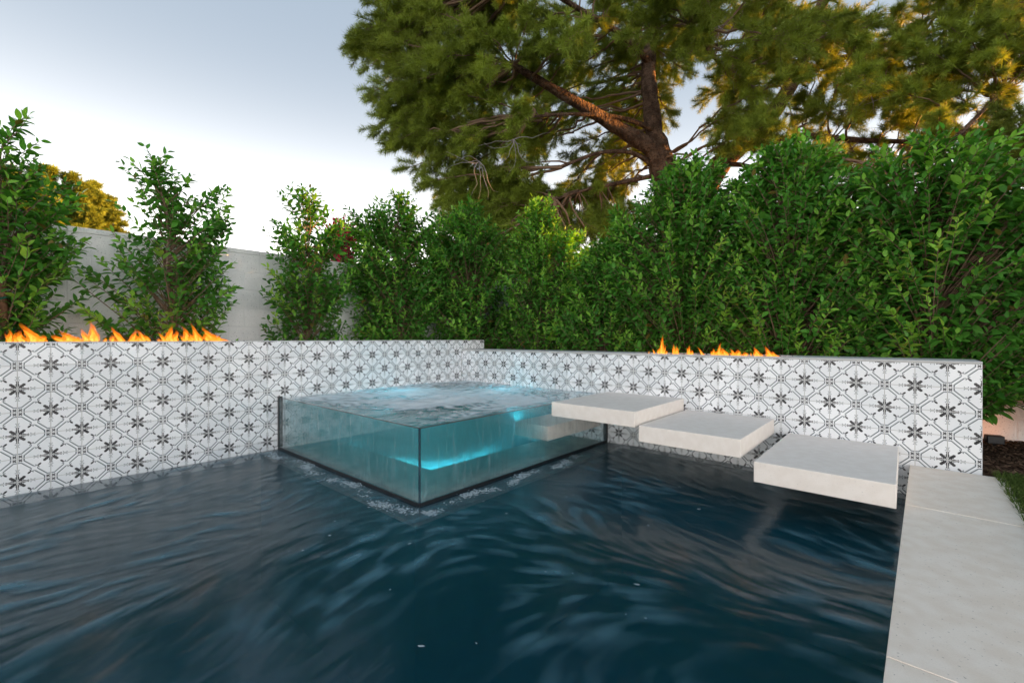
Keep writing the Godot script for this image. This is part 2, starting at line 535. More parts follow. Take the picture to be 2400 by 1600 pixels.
# ---------------------------------------------------------------- deck
func build_deck() -> void:
	var t := Node3D.new()
	t.name = "pool_deck"
	add_child(t)
	structure(t)
	t.position = Vector3(0, 0, 4.447)
	t.rotation.y = deg_to_rad(-1.45)
	var cuts := [0.0, -0.075, -0.52, -0.965, -1.43, -1.93, -2.44, -2.95, -3.46, -3.97, -4.48, -5.0, -5.6, -6.2, -6.8]
	for k in cuts.size() - 1:
		var g := 0.0007
		obj("paving_slab", boxes([[Vector3(cuts[k + 1] + g, 0.135, 0.0), Vector3(cuts[k] - g, 0.1965 + 0.0008 * ((k * 7) % 3), 0.43)]], 0.0014), M.stone, t)
	obj("base", boxes([[Vector3(-6.8, -0.05, 0.012), Vector3(-0.01, 0.1335, 0.42)]]), M.mortar, t)

# ---------------------------------------------------------------- pool
var wa := noise(1.3, 301, 3)

func pool_height(x: float, z: float) -> float:
	return 0.0045 * wa.get_noise_2d(x * 0.8, z * 1.2)

func grid_sheet(x0: float, x1: float, z0: float, z1: float, step: float, h: Callable, skip: Callable) -> ArrayMesh:
	var nx := int(ceil((x1 - x0) / step))
	var nz := int(ceil((z1 - z0) / step))
	var dx := (x1 - x0) / nx
	var dz := (z1 - z0) / nz
	var mb := MB.new()
	var e := 0.01
	for j in nz + 1:
		for i in nx + 1:
			var x := x0 + dx * i
			var z := z0 + dz * j
			var y: float = h.call(x, z)
			var nn := Vector3(h.call(x - e, z) - h.call(x + e, z), 2.0 * e, h.call(x, z - e) - h.call(x, z + e)).normalized()
			mb.v.append(Vector3(x, y, z)); mb.n.append(nn); mb.uv.append(Vector2((x - x0) / (x1 - x0), (z - z0) / (z1 - z0)))
	for j in nz:
		for i in nx:
			if skip.call(x0 + dx * (i + 0.5), z0 + dz * (j + 0.5)):
				continue
			var a := j * (nx + 1) + i
			mb.ix.append_array(PackedInt32Array([a, a + 1, a + nx + 1, a + 1, a + nx + 2, a + nx + 1]))
	return mb.mesh()

# noise smeared along a flow: streaks for foam, bumps and painted water reflections
func streaks(w: int, h: int, sx: float, sz: float, flow: Callable, steps: int, freq: float, sd: int) -> PackedFloat32Array:
	var src := noise(freq, sd, 5)
	var im := src.get_image(w, h)
	var data := PackedFloat32Array()
	data.resize(w * h)
	for y in h:
		for x in w:
			data[y * w + x] = im.get_pixel(x, y).r
	var fx := PackedFloat32Array(); var fy := PackedFloat32Array()
	fx.resize(w * h); fy.resize(w * h)
	for y in h:
		for x in w:
			var d: Vector2 = flow.call(x * sx / w, y * sz / h)
			fx[y * w + x] = d.x; fy[y * w + x] = d.y
	var out := PackedFloat32Array()
	out.resize(w * h)
	for y in h:
		for x in w:
			var s := 0.0
			for way in [-1.0, 1.0]:
				var px := float(x); var py := float(y)
				for k in steps:
					var q := clampi(int(py), 0, h - 1) * w + clampi(int(px), 0, w - 1)
					s += data[q]
					px += fx[q] * 1.6 * way; py += fy[q] * 1.6 * way
			out[y * w + x] = s / (2.0 * steps)
	return out

func foam_tex(w: int, h: int, field: PackedFloat32Array, amount: Callable, lo: float, hi: float, tint: Color) -> ImageTexture:
	var mean := 0.0
	for f in field:
		mean += f
	mean /= field.size()
	var dev := 0.0
	for f in field:
		dev += (f - mean) * (f - mean)
	dev = sqrt(dev / field.size())
	var im := Image.create(w, h, false, Image.FORMAT_RGBA8)
	for y in h:
		for x in w:
			var s := (field[y * w + x] - mean) / dev
			var a: float = amount.call(float(x) / w, float(y) / h, s)
			im.set_pixel(x, y, Color(tint.r, tint.g, tint.b, clampf(lo + (hi - lo) * a, 0, 1)))
	return ImageTexture.create_from_image(im)

func sheet_mat(tex: Texture2D, rough := 0.6) -> StandardMaterial3D:
	var m := mat(1, 1, 1, rough, 0.35)
	m.albedo_color = Color.WHITE
	m.albedo_texture = tex
	m.transparency = BaseMaterial3D.TRANSPARENCY_ALPHA
	m.cull_mode = BaseMaterial3D.CULL_DISABLED
	m.texture_repeat = false
	return m

func build_pool() -> void:
	var x0 := -7.9; var z1 := 4.45
	var mb := MB.new()
	var d := -1.25
	mb.quad(Vector3(x0, d, 0), Vector3(0, d, 0), Vector3(0, d, z1), Vector3(x0, d, z1), Vector3.UP)
	mb.quad(Vector3(x0, d, 0.0), Vector3(0, d, 0.0), Vector3(0, -0.05, 0.0), Vector3(x0, -0.05, 0.0), Vector3(0, 0, 1))
	mb.quad(Vector3(-0.001, d, 0), Vector3(-0.001, d, z1), Vector3(-0.001, -0.035, z1), Vector3(-0.001, -0.035, 0), Vector3(-1, 0, 0))
	mb.quad(Vector3(x0, d, z1 + 0.008), Vector3(0, d, z1 + 0.008), Vector3(0, 0.13, z1 + 0.008), Vector3(x0, 0.13, z1 + 0.008), Vector3(0, 0, -1))
	mb.quad(Vector3(x0, d, 0), Vector3(x0, d, z1), Vector3(x0, GRADE, z1), Vector3(x0, GRADE, 0), Vector3(1, 0, 0))
	structure(obj("pool_basin", mb.mesh(), M.basin))
	var lx := SPA_X - 0.155
	var lz := SPA_Z + 0.165
	structure(obj("spa_ledge", boxes([[Vector3(lx, -0.03, 0.0025), Vector3(SPA_X, -0.008, lz)], [Vector3(SPA_X, -0.03, SPA_Z), Vector3(-0.0025, -0.008, lz)]]), M.ledge))
	structure(obj("ledge_base", boxes([[Vector3(lx + 0.004, d, 0.0025), Vector3(SPA_X, -0.0305, lz - 0.004)], [Vector3(SPA_X, d, SPA_Z), Vector3(-0.0025, -0.0305, lz - 0.004)]]), M.basin))
	var water := Node3D.new()
	water.name = "pool_water"
	add_child(water)
	structure(water)
	var inspa := func(x, z): return x > SPA_X + 0.005 and z < SPA_Z - 0.005
	# the current runs along the taller wall, then swings round toward the deck; ripples, bubbles and painted reflections streak along it
	var fw := 1000; var fh := 563
	var sx := -x0; var sz := z1
	var bend := noise(0.7, 88, 3)
	var flow := func(x: float, z: float) -> Vector2:
		var wx := x0 + x
		var th := deg_to_rad(lerpf(-6.0, 104.0, smoothstep(-3.0, -1.5, wx + 0.35 * (z - 3.0)))) + bend.get_noise_2d(wx, z) * 1.0
		return Vector2(cos(th), sin(th))
	var field := streaks(fw, fh, sx, sz, flow, 7, 0.06, 501)
	var bump := foam_tex(fw, fh, field, func(_u, _v, s): return clampf(0.5 + s * 0.15, 0.0, 1.0), 0.0, 1.0, Color.WHITE)
	var bi := bump.get_image()
	var hi := Image.create(fw, fh, false, Image.FORMAT_RGB8)
	for y in fh:
		for x in fw:
			var a := bi.get_pixel(x, y).a
			hi.set_pixel(x, y, Color(a, a, a))
	M.water.heightmap_enabled = true
	M.water.heightmap_texture = ImageTexture.create_from_image(hi)
	M.water.heightmap_scale = 0.42
	obj("surface", grid_sheet(x0, -0.0015, 0.0015, z1, 0.05, pool_height, inspa), M.water, water)
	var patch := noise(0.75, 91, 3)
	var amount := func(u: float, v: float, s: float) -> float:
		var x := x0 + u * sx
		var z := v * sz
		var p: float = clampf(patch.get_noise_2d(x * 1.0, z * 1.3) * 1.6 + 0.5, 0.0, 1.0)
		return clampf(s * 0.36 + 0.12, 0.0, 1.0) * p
	stuff(obj("foam_glint_streaks", grid_sheet(x0, -0.0015, 0.0015, z1, 0.06, func(x, z): return pool_height(x, z) + 0.004, inspa), sheet_mat(foam_tex(fw, fh, field, amount, 0.0, 0.6, col(0.11, 0.27, 0.34)), 0.5), water))  # thin foam, with blurred sky reflections painted into the same pale streaks
	# torn band of foam round the foot of the spa, and loose flecks
	var r := RandomNumberGenerator.new()
	r.seed = 17
	var fl := MB.new()
	var blob := func(c: Vector3, rad: float, stretch: float, ang: float) -> void:
		var n := 9
		var o := fl.v.size()
		fl.vert(c + Vector3(0, rad * 0.16, 0), Vector3.UP)
		for k in n:
			var a := TAU * k / n
			var rr := rad * r.randf_range(0.55, 1.15)
			var q := Vector2(cos(a) * rr * stretch, sin(a) * rr).rotated(ang)
			fl.vert(c + Vector3(q.x, -0.001, q.y), Vector3(q.x, rad * 1.5, q.y).normalized())
		for k in n:
			fl.tri(o, o + 1 + k, o + 1 + (k + 1) % n)
	for side in 2:
		for k in 2400:
			var along := r.randf()
			var keep := 0.55 + 0.45 * sin(along * 23.0 + side * 2.0) + 0.3 * sin(along * 61.0)
			if r.randf() > keep * 0.8:
				continue
			var off := 0.10 + 0.035 * sin(along * 17.0 + side) + r.randfn(0.0, 0.026)
			var p := Vector3(SPA_X - off, 0, 0.05 + along * (SPA_Z + 0.06)) if side == 0 else Vector3(SPA_X - 0.05 + along * 1.75, 0, SPA_Z + off)
			p.y = pool_height(p.x, p.z) + 0.003
			blob.call(p, r.randf_range(0.0018, 0.0065), r.randf_range(1.0, 3.0), r.randf() * TAU)
	for k in 40:
		var p := Vector3(r.randf_range(-3.1, -0.6), 0, r.randf_range(2.3, 3.7))
		if k % 3 == 0:
			p = Vector3(r.randf_range(-3.2, -2.5), 0, r.randf_range(0.4, 2.8))
		if patch.get_noise_2d(p.x * 2.0, p.z * 2.0) < -0.05:
			continue
		p.y = pool_height(p.x, p.z) + 0.003
		blob.call(p, r.randf_range(0.003, 0.011) * (1.0 if k % 9 == 0 else 0.55), r.randf_range(1.2, 3.4), 0.6 + r.randfn(0, 0.5))
	var fm := mat(0.62, 0.70, 0.74, 0.5, 0.4)
	fm.transparency = BaseMaterial3D.TRANSPARENCY_ALPHA
	fm.roughness = 0.5
	fm.albedo_color.a = 0.6
	stuff(obj("foam_flecks", fl.mesh(), fm, water))

# ---------------------------------------------------------------- spa
var sa_ := noise(1.6, 401, 3)
var sb_ := noise(5.5, 402, 3)

func spa_height(x: float, z: float) -> float:
	var boil := exp(-(pow((x + 1.15) / 0.75, 2.0) + pow((z - 1.0) / 0.62, 2.0)))
	return 0.478 + (0.004 + 0.03 * boil) * sa_.get_noise_2d(x * 1.0, z * 1.6) + (0.002 + 0.012 * boil) * sb_.get_noise_2d(x, z * 1.5) + 0.012 * boil

func build_spa() -> void:
	var t := thing("glass_spa", "raised square spa with clear glass sides and churning blue water", "spa")
	var d := -1.24
	var fx0 := -1.78; var fx1 := -0.35; var fz0 := 0.35; var fz1 := 1.62
	obj("bench", boxes([
		[Vector3(SPA_X + 0.004, -0.03, 0.003), Vector3(fx0, 0.0, SPA_Z - 0.004)], [Vector3(fx1, -0.03, 0.003), Vector3(-0.003, 0.0, SPA_Z - 0.004)],
		[Vector3(fx0, -0.03, 0.003), Vector3(fx1, 0.0, fz0)], [Vector3(fx0, -0.03, fz1), Vector3(fx1, 0.0, SPA_Z - 0.004)]]), M.bench, t)
	obj("shell", boxes([
		[Vector3(SPA_X + 0.006, d, 0.005), Vector3(fx0 - 0.003, -0.0305, SPA_Z - 0.006)], [Vector3(fx1 + 0.003, d, 0.005), Vector3(-0.005, -0.0305, SPA_Z - 0.006)],
		[Vector3(fx0 - 0.003, d, 0.005), Vector3(fx1 + 0.003, -0.0305, fz0 - 0.003)], [Vector3(fx0 - 0.003, d, fz1 + 0.003), Vector3(fx1 + 0.003, -0.0305, SPA_Z - 0.006)]]), M.basin, t)
	obj("footwell_floor", boxes([[Vector3(fx0, d, fz0), Vector3(fx1, -0.5, fz1)]]), M.basin, t)
	# two panes, the black seals they stand in, and the corner joint
	obj("glass_panel", boxes([[Vector3(SPA_X, 0.022, 0.03), Vector3(SPA_X + 0.012, SPA_Y, SPA_Z - 0.013)]], 0.001), M.glass, t)
	obj("glass_panel", boxes([[Vector3(SPA_X + 0.013, 0.022, SPA_Z - 0.012), Vector3(-0.03, SPA_Y, SPA_Z)]], 0.001), M.glass, t)
	obj("bottom_seal", boxes([[Vector3(SPA_X - 0.004, -0.011, 0.002), Vector3(SPA_X + 0.016, 0.021, SPA_Z + 0.004)]], 0.002), M.black, t)
	obj("bottom_seal", boxes([[Vector3(SPA_X + 0.0165, -0.011, SPA_Z - 0.016), Vector3(-0.002, 0.021, SPA_Z + 0.004)]], 0.002), M.black, t)
	obj("wall_channel", boxes([[Vector3(SPA_X - 0.006, 0.0215, 0.0015), Vector3(SPA_X + 0.03, SPA_Y + 0.012, 0.0295)]], 0.001), M.black, t)
	obj("wall_channel", boxes([[Vector3(-0.0295, 0.0215, SPA_Z - 0.03), Vector3(-0.0015, SPA_Y + 0.012, SPA_Z + 0.006)]], 0.001), M.black, t)
	var joint := mat(0.02, 0.05, 0.07, 0.15)
	obj("corner_joint", boxes([[Vector3(SPA_X + 0.0005, 0.022, SPA_Z - 0.0125), Vector3(SPA_X + 0.0125, SPA_Y, SPA_Z - 0.0005)]], 0.002), joint, t)
	var wet := mat(0.05, 0.06, 0.065, 0.12)
	obj("rim", boxes([[Vector3(SPA_X - 0.001, SPA_Y + 0.0005, 0.03), Vector3(SPA_X + 0.013, SPA_Y + 0.004, SPA_Z)]], 0.001), wet, t)
	obj("rim", boxes([[Vector3(SPA_X + 0.0135, SPA_Y + 0.0005, SPA_Z - 0.013), Vector3(-0.03, SPA_Y + 0.004, SPA_Z + 0.001)]], 0.001), wet, t)
	var none := func(_x, _z): return false
	var w := obj("water", grid_sheet(SPA_X + 0.014, -0.002, 0.002, SPA_Z - 0.014, 0.024, spa_height, none), M.spa_water, t)
	# foam: a boil in the middle, thinning outward
	var fw := 440; var fh := 420
	var sx := -SPA_X; var sz := SPA_Z
	var bend := noise(0.9, 288, 2)
	var flow := func(x: float, z: float) -> Vector2:
		var q := Vector2(x + SPA_X + 1.15, z - 0.95)
		return Vector2(0.9, -0.45).rotated(bend.get_noise_2d(x, z) * 2.4) + q * 0.3
	var field := streaks(fw, fh, sx, sz, flow, 7, 0.05, 511)
	var patch := noise(1.0, 291, 4)
	var amount := func(u: float, v: float, s: float) -> float:
		var x := SPA_X + u * sx
		var z := v * sz
		var p: float = 1.0 - sqrt(pow((x + 1.05) / 1.15, 2.0) + pow((z - 0.95) / 1.15, 2.0))
		p += patch.get_noise_2d(x, z * 1.4) * 1.0
		var edge := minf(minf(x - SPA_X, SPA_Z - z) / 0.16, 1.0)
		return smoothstep(-0.35, 0.95, p * 1.3 + 0.2 + s * 0.22) * clampf(edge, 0.0, 1.0)
	var froth := sheet_mat(foam_tex(fw, fh, field, amount, 0.0, 0.95, col(0.84, 0.88, 0.90)), 0.9)
	froth.backlight_enabled = true
	froth.backlight = Color(0.6, 0.62, 0.63)
	stuff(obj("foam", grid_sheet(SPA_X + 0.014, -0.002, 0.002, SPA_Z - 0.014, 0.024, func(x, z): return spa_height(x, z) + 0.004, none), froth, t))
	# water running down the outside of the panes
	var r := RandomNumberGenerator.new()
	r.seed = 23
	var film := noise(0.06, 77, 3)
	var wv := 512; var hv := 128
	var im := Image.create(wv, hv, false, Image.FORMAT_RGBA8)
	var run := noise(0.11, 78, 3)
	for y in hv:
		for x in wv:
			var s := run.get_noise_2d(x + 4.0 * film.get_noise_2d(x, y * 0.3), y * 0.05) + 0.6 * run.get_noise_2d(x * 3.1, y * 0.1 + 90.0)
			im.set_pixel(x, y, Color(0.72, 0.83, 0.87, clampf((s - 0.15) * 0.25, 0.0, 0.12)))
	var runs := ImageTexture.create_from_image(im)
	for k in 2:
		var mb := MB.new()
		if k == 0:
			mb.quad(Vector3(SPA_X - 0.003, SPA_Y, 0.03), Vector3(SPA_X - 0.003, SPA_Y, SPA_Z), Vector3(SPA_X - 0.003, 0.022, SPA_Z), Vector3(SPA_X - 0.003, 0.022, 0.03), Vector3(-1, 0, 0), [Vector2(0, 0), Vector2(1, 0), Vector2(1, 1), Vector2(0, 1)])
		else:
			mb.quad(Vector3(SPA_X, SPA_Y, SPA_Z + 0.003), Vector3(-0.03, SPA_Y, SPA_Z + 0.003), Vector3(-0.03, 0.022, SPA_Z + 0.003), Vector3(SPA_X, 0.022, SPA_Z + 0.003), Vector3(0, 0, 1), [Vector2(1, 0), Vector2(0, 0), Vector2(0, 1), Vector2(1, 1)])
		stuff(obj("overflow_film", mb.mesh(), sheet_mat(runs, 0.25), t))
	# four lamps added for the turquoise glow, two in walls, two in bench fronts
	for q in [[Vector3(-0.0015, 0.15, 1.05), Vector3(-1, 0, 0)], [Vector3(-1.2, 0.15, 0.0015), Vector3(0, 0, 1)], [Vector3(fx0, -0.34, 0.95), Vector3(1, 0, 0)], [Vector3(-1.05, -0.34, fz1), Vector3(0, 0, -1)]]:
		var lamp := Node3D.new()
		lamp.name = "added_spa_lamp"
		t.add_child(lamp, true)
		var dn: Vector3 = q[1]
		lamp.transform = Transform3D(aim(dn, 0.0, 1.0), q[0])
		var ringm := CylinderMesh.new()
		ringm.top_radius = 0.07; ringm.bottom_radius = 0.075; ringm.height = 0.012; ringm.radial_segments = 24
		obj("bezel", ringm, M.cap, lamp).position = Vector3(0, 0.006, 0)
		var lens := CylinderMesh.new()
		lens.top_radius = 0.052; lens.bottom_radius = 0.055; lens.height = 0.01; lens.radial_segments = 24
		var lm := mat(0.6, 0.8, 0.85, 0.2)
		lm.emission_enabled = true
		lm.emission = col(0.35, 0.85, 1.0)
		lm.emission_energy_multiplier = 0.08
		obj("lens", lens, lm, lamp).position = Vector3(0, 0.018, 0)
		var ll := SpotLight3D.new()
		ll.name = "lamp_light"
		lamp.add_child(ll)
		ll.position = Vector3(0, 0.04, 0)
		ll.rotation.x = PI / 2          # out along the lamp's own axis
		ll.spot_angle = 60.0 if q[0].y > 0.0 else 78.0
		ll.spot_angle_attenuation = 0.6
		ll.light_color = col(0.26, 0.82, 1.0)
		ll.light_energy = 0.6 if q[0].y > 0.0 else 1.3
		ll.light_size = 0.05
		ll.spot_range = 5.0
		ll.spot_attenuation = 2.0
		ll.shadow_enabled = true
	# water full of air from the jets
	var clouds := [
		[Vector3(-1.15, 0.24, 0.85), Vector3(2.26, 0.44, 1.66), 2.4, true],
		[Vector3(-1.615, 0.24, 1.915), Vector3(1.33, 0.44, 0.46), 2.4, true],
		[Vector3(-1.08, 0.10, 1.0), Vector3(1.5, 0.74, 1.4), 2.1, false],
		[Vector3(-1.62, 0.26, 1.45), Vector3(1.15, 0.40, 1.15), 2.1, false],
		[Vector3(-0.75, 0.24, 0.75), Vector3(1.1, 0.44, 1.1), 2.1, false],
	]
	for c in clouds:
		var fog := FogVolume.new()
		fog.name = "aerated_water"
		fog.shape = RenderingServer.FOG_VOLUME_SHAPE_BOX if c[3] else RenderingServer.FOG_VOLUME_SHAPE_ELLIPSOID
		fog.size = c[1]
		var fm := FogMaterial.new()
		fm.albedo = col(0.16, 0.90, 1.0)
		fm.density = c[2]
		fog.material = fm
		t.add_child(fog, true)
		fog.position = c[0]
		stuff(fog)

# ---------------------------------------------------------------- cantilevered steps
func build_steps() -> void:
	var list := [
		[Vector3(-0.965, 0.389, 2.195), Vector3(-0.002, 0.505, 2.945), "topmost floating pale stone slab beside the spa rim"],
		[Vector3(-0.955, 0.291, 2.972), Vector3(-0.002, 0.408, 3.652), "middle floating pale stone slab on the tiled wall"],
		[Vector3(-1.06, 0.191, 3.75), Vector3(-0.002, 0.312, 4.39), "lowest floating pale stone slab next to the deck"],
		[Vector3(-0.89, 0.148, 1.72), Vector3(-0.002, 0.273, 2.10), "pale slab under water behind the spa glass"],
	]
	for q in list:
		var o := obj("floating_step", boxes([[q[0], q[1]]], 0.003), M.step)
		tag(o, q[2], "step", "floating stone steps")

# ---------------------------------------------------------------- fire
func flame_mesh(h: float, lean: float, w: float, sd: int, fat: float) -> ArrayMesh:
	var r := RandomNumberGenerator.new()
	r.seed = sd
	var mb := MB.new()
	var n := 14
	var ns := 10
	var ph := r.randf() * TAU
	var tongues := 2 + int(w > 0.045) + int(w > 0.09)
	var flick := noise(0.9, sd, 2)
	for k in tongues:
		var hk := h * (1.0 if k == 0 else r.randf_range(0.4, 0.75))
		var wk := w * (0.62 if tongues > 1 else 0.85) * fat
		var bx := 0.0 if k == 0 else w * r.randf_range(0.2, 0.48) * (1.0 if k % 2 == 1 else -1.0)
		var o := mb.v.size()
		var amp := r.randf_range(0.12, 0.24) * w
		for i in n + 1:
			var t := float(i) / n
			var c := Vector3(bx + lean * pow(t, 1.4) * hk / h + amp * sin(ph + t * 5.5 + k) * t, hk * t, 0.2 * amp * cos(ph + t * 4.0))
			var rad: float = wk * 0.5 * (0.45 + 0.75 * sin(PI * pow(t, 0.75))) * pow(1.0 - t, 0.55)
			if i == n:
				rad = 0.0005
			for s in ns:
				var a := TAU * s / ns
				var nn := Vector3(cos(a), 0.1, sin(a)).normalized()
				var rag: float = 1.0 + (0.15 + 0.6 * t) * flick.get_noise_3d(cos(a) * 1.2 + k * 9.0, sin(a) * 1.2, t * 5.0 + sd)
				mb.vert(c + Vector3(cos(a) * rad * rag, 0, sin(a) * rad * 0.45), nn, Vector2(float(s) / ns, 1.0 - t))
		for i in n:
			for s in ns:
				var a := o + i * ns + s
				var b := o + i * ns + (s + 1) % ns
				mb.tri(a, b, a + ns); mb.tri(b, b + ns, a + ns)
	return mb.mesh()

func flame_mat(hot: bool) -> StandardMaterial3D:
	var m := StandardMaterial3D.new()
	var w := 64; var h := 64
	var ia := Image.create(w, h, false, Image.FORMAT_RGBA8)
	var ie := Image.create(w, h, false, Image.FORMAT_RGB8)
	var lick := noise(0.09, 55 if hot else 56, 3)
	for y in h:
		var t := 1.0 - (y + 0.5) / h       # 0 at the base
		var a := (0.66 if hot else 0.46) * smoothstep(1.0, 0.55, t) * smoothstep(-0.05, 0.15, t)
		var c := Color(1.0, 0.62, 0.16).lerp(Color(1.0, 0.42, 0.06), t)
		if hot:
			c = Color(1.0, 0.84, 0.42).lerp(Color(1.0, 0.60, 0.14), t)
		for x in w:
			ia.set_pixel(x, y, Color(0.02, 0.02, 0.02, a * clampf(0.75 + 1.1 * lick.get_noise_3d(cos(x * TAU / w) * 14.0, sin(x * TAU / w) * 14.0, y * 0.5), 0.15, 1.3)))
			ie.set_pixel(x, y, c)
	m.albedo_texture = ImageTexture.create_from_image(ia)
	m.transparency = BaseMaterial3D.TRANSPARENCY_ALPHA
	m.specular_mode = BaseMaterial3D.SPECULAR_DISABLED
	m.roughness = 1.0
	m.emission_enabled = true
	m.emission = Color.WHITE
	m.emission_operator = BaseMaterial3D.EMISSION_OP_MULTIPLY
	m.emission_texture = ImageTexture.create_from_image(ie)
	m.emission_energy_multiplier = 0.40 if hot else 0.28
	m.cull_mode = BaseMaterial3D.CULL_DISABLED
	return m

const ORDER := ["first", "second", "third", "fourth", "fifth", "sixth", "seventh", "eighth", "ninth", "tenth", "eleventh", "twelfth", "thirteenth", "fourteenth", "fifteenth", "sixteenth", "seventeenth"]

func build_fire() -> void:
	var outer := flame_mat(false)
	var inner := flame_mat(true)
	var left := [[-3.981, 0.102, -0.014, 0.049], [-3.871, 0.147, -0.058, 0.108], [-3.687, 0.094, -0.060, 0.128], [-3.572, 0.181, -0.015, 0.077], [-3.498, 0.043, 0.000, 0.039],
		[-3.409, 0.132, -0.048, 0.072], [-3.329, 0.110, 0.0, 0.065], [-3.247, 0.112, -0.083, 0.066], [-3.134, 0.089, -0.034, 0.051], [-3.080, 0.154, -0.017, 0.077], [-2.974, 0.148, -0.044, 0.079],
		[-2.908, 0.177, -0.040, 0.071], [-2.787, 0.145, -0.072, 0.100], [-2.724, 0.073, -0.082, 0.110], [-4.11, 0.12, -0.05, 0.08], [-4.25, 0.15, -0.04, 0.09], [-4.42, 0.11, -0.05, 0.07]]
	var right := [[2.524, 0.034, 0.008, 0.020], [2.580, 0.057, -0.010, 0.027], [2.650, 0.204, 0.030, 0.060], [2.684, 0.093, 0.007, 0.040], [2.784, 0.108, -0.020, 0.046], [2.804, 0.091, 0.007, 0.046],
		[2.926, 0.096, -0.019, 0.058], [3.038, 0.082, -0.047, 0.038], [3.133, 0.071, 0.0, 0.049], [3.180, 0.123, 0.018, 0.049], [3.243, 0.079, -0.055, 0.055], [3.305, 0.069, -0.036, 0.048],
		[3.360, 0.062, -0.048, 0.089], [3.438, 0.038, 0.0, 0.023], [3.499, 0.087, -0.035, 0.064], [3.596, 0.097, -0.063, 0.063], [3.640, 0.037, -0.040, 0.051]]
	var k := 0
	for side in 2:
		var row: Array = left if side == 0 else right
		row.sort_custom(func(a, b): return a[0] > b[0])
		for nth in row.size():
			var q: Array = row[nth]
			k += 1
			var p := Vector3(q[0], LEFT_TOP - 0.012, -0.2) if side == 0 else Vector3(0.2, RIGHT_TOP - 0.012, q[0])
			var f := thing("flame", ORDER[nth] + (" orange flame in the long trough, counted from the spa end" if side == 0 else " orange flame in the short trough, counted from the deck end"), "flame", p, "flames of the long fire trough" if side == 0 else "flames of the short fire trough")
			f.rotation.y = 0.0 if side == 0 else -PI / 2
			obj("outer_flame", flame_mesh(q[1] + 0.012, q[2], q[3], 1000 + k, 1.0), outer, f)
			obj("flame_core", flame_mesh((q[1] + 0.012) * 0.72, q[2] * 0.7, q[3], 1000 + k, 0.5), inner, f)
	for q in [Vector3(-3.6, LEFT_TOP + 0.07, -0.2), Vector3(-2.9, LEFT_TOP + 0.07, -0.2), Vector3(0.2, RIGHT_TOP + 0.06, 2.8), Vector3(0.2, RIGHT_TOP + 0.06, 3.4)]:
		var l := OmniLight3D.new()
		l.name = numbered("fire_light")
		l.position = q
		l.light_color = col(1.0, 0.45, 0.12)
		l.light_energy = 0.0033
		l.light_size = 0.1
		l.omni_range = 8.0
		l.omni_attenuation = 2.0
		l.shadow_enabled = true
		add_child(l)
	# lava rock
	var r := RandomNumberGenerator.new()
	r.seed = 31
	for side in 2:
		var mb := MB.new()
		for i in 1500 if side == 0 else 700:
			var s := r.randf_range(0.006, 0.014)
			var c: Vector3
			if side == 0:
				c = Vector3(r.randf_range(-5.5, -2.47), LEFT_TOP - 0.012 + r.randf() * 0.012, r.randf_range(-0.35, -0.068))
			else:
				c = Vector3(r.randf_range(0.068, 0.35), RIGHT_TOP - 0.014 + r.randf() * 0.012, r.randf_range(2.47, 3.73))
			var o := mb.v.size()
			var b := Basis.from_euler(Vector3(r.randf() * 6, r.randf() * 6, r.randf() * 6))
			for v in [Vector3.RIGHT, Vector3.LEFT, Vector3.UP, Vector3.DOWN, Vector3.BACK, Vector3.FORWARD]:
				mb.vert(c + b * (v * s * r.randf_range(0.6, 1.2)), b * v)
			for x in 2:
				for y in 2:
					for z in 2:
						mb.tri(o + x, o + 2 + y, o + 4 + z)
		mb.box(Vector3(-5.5, LEFT_TOP - 0.088, -0.358) if side == 0 else Vector3(0.062, RIGHT_TOP - 0.088, 2.463), Vector3(-2.453, LEFT_TOP - 0.014, -0.062) if side == 0 else Vector3(0.358, RIGHT_TOP - 0.016, 3.737))
		var o2 := obj("lava_rock", mb.mesh(), M.lava)
		stuff(tag(o2, "black lava rock filling the trough of the taller tiled wall" if side == 0 else "black lava rock filling the trough of the lower tiled wall", "rock"))

# ---------------------------------------------------------------- foliage
func leaf_shape() -> ArrayMesh:
	var mb := MB.new()
	var n := 5
	for i in n + 1:
		var t := float(i) / n
		var w := 0.235 * pow(sin(PI * pow(t, 0.82)), 0.8) if i > 0 and i < n else 0.004
		var y := t
		var z := -0.16 * t * t
		var up := Vector3(0, 0.32 * t, 1).normalized()
		mb.vert(Vector3(-w, y, z + w * 0.35), (up + Vector3(0.32, 0, 0)).normalized())
		mb.vert(Vector3(0, y, z), up)
		mb.vert(Vector3(w, y, z + w * 0.35), (up + Vector3(-0.32, 0, 0)).normalized())
	for i in n:
		var a := i * 3
		for k in 2:
			mb.tri(a + k, a + k + 1, a + k + 3); mb.tri(a + k + 1, a + k + 4, a + k + 3)
	return mb.mesh()

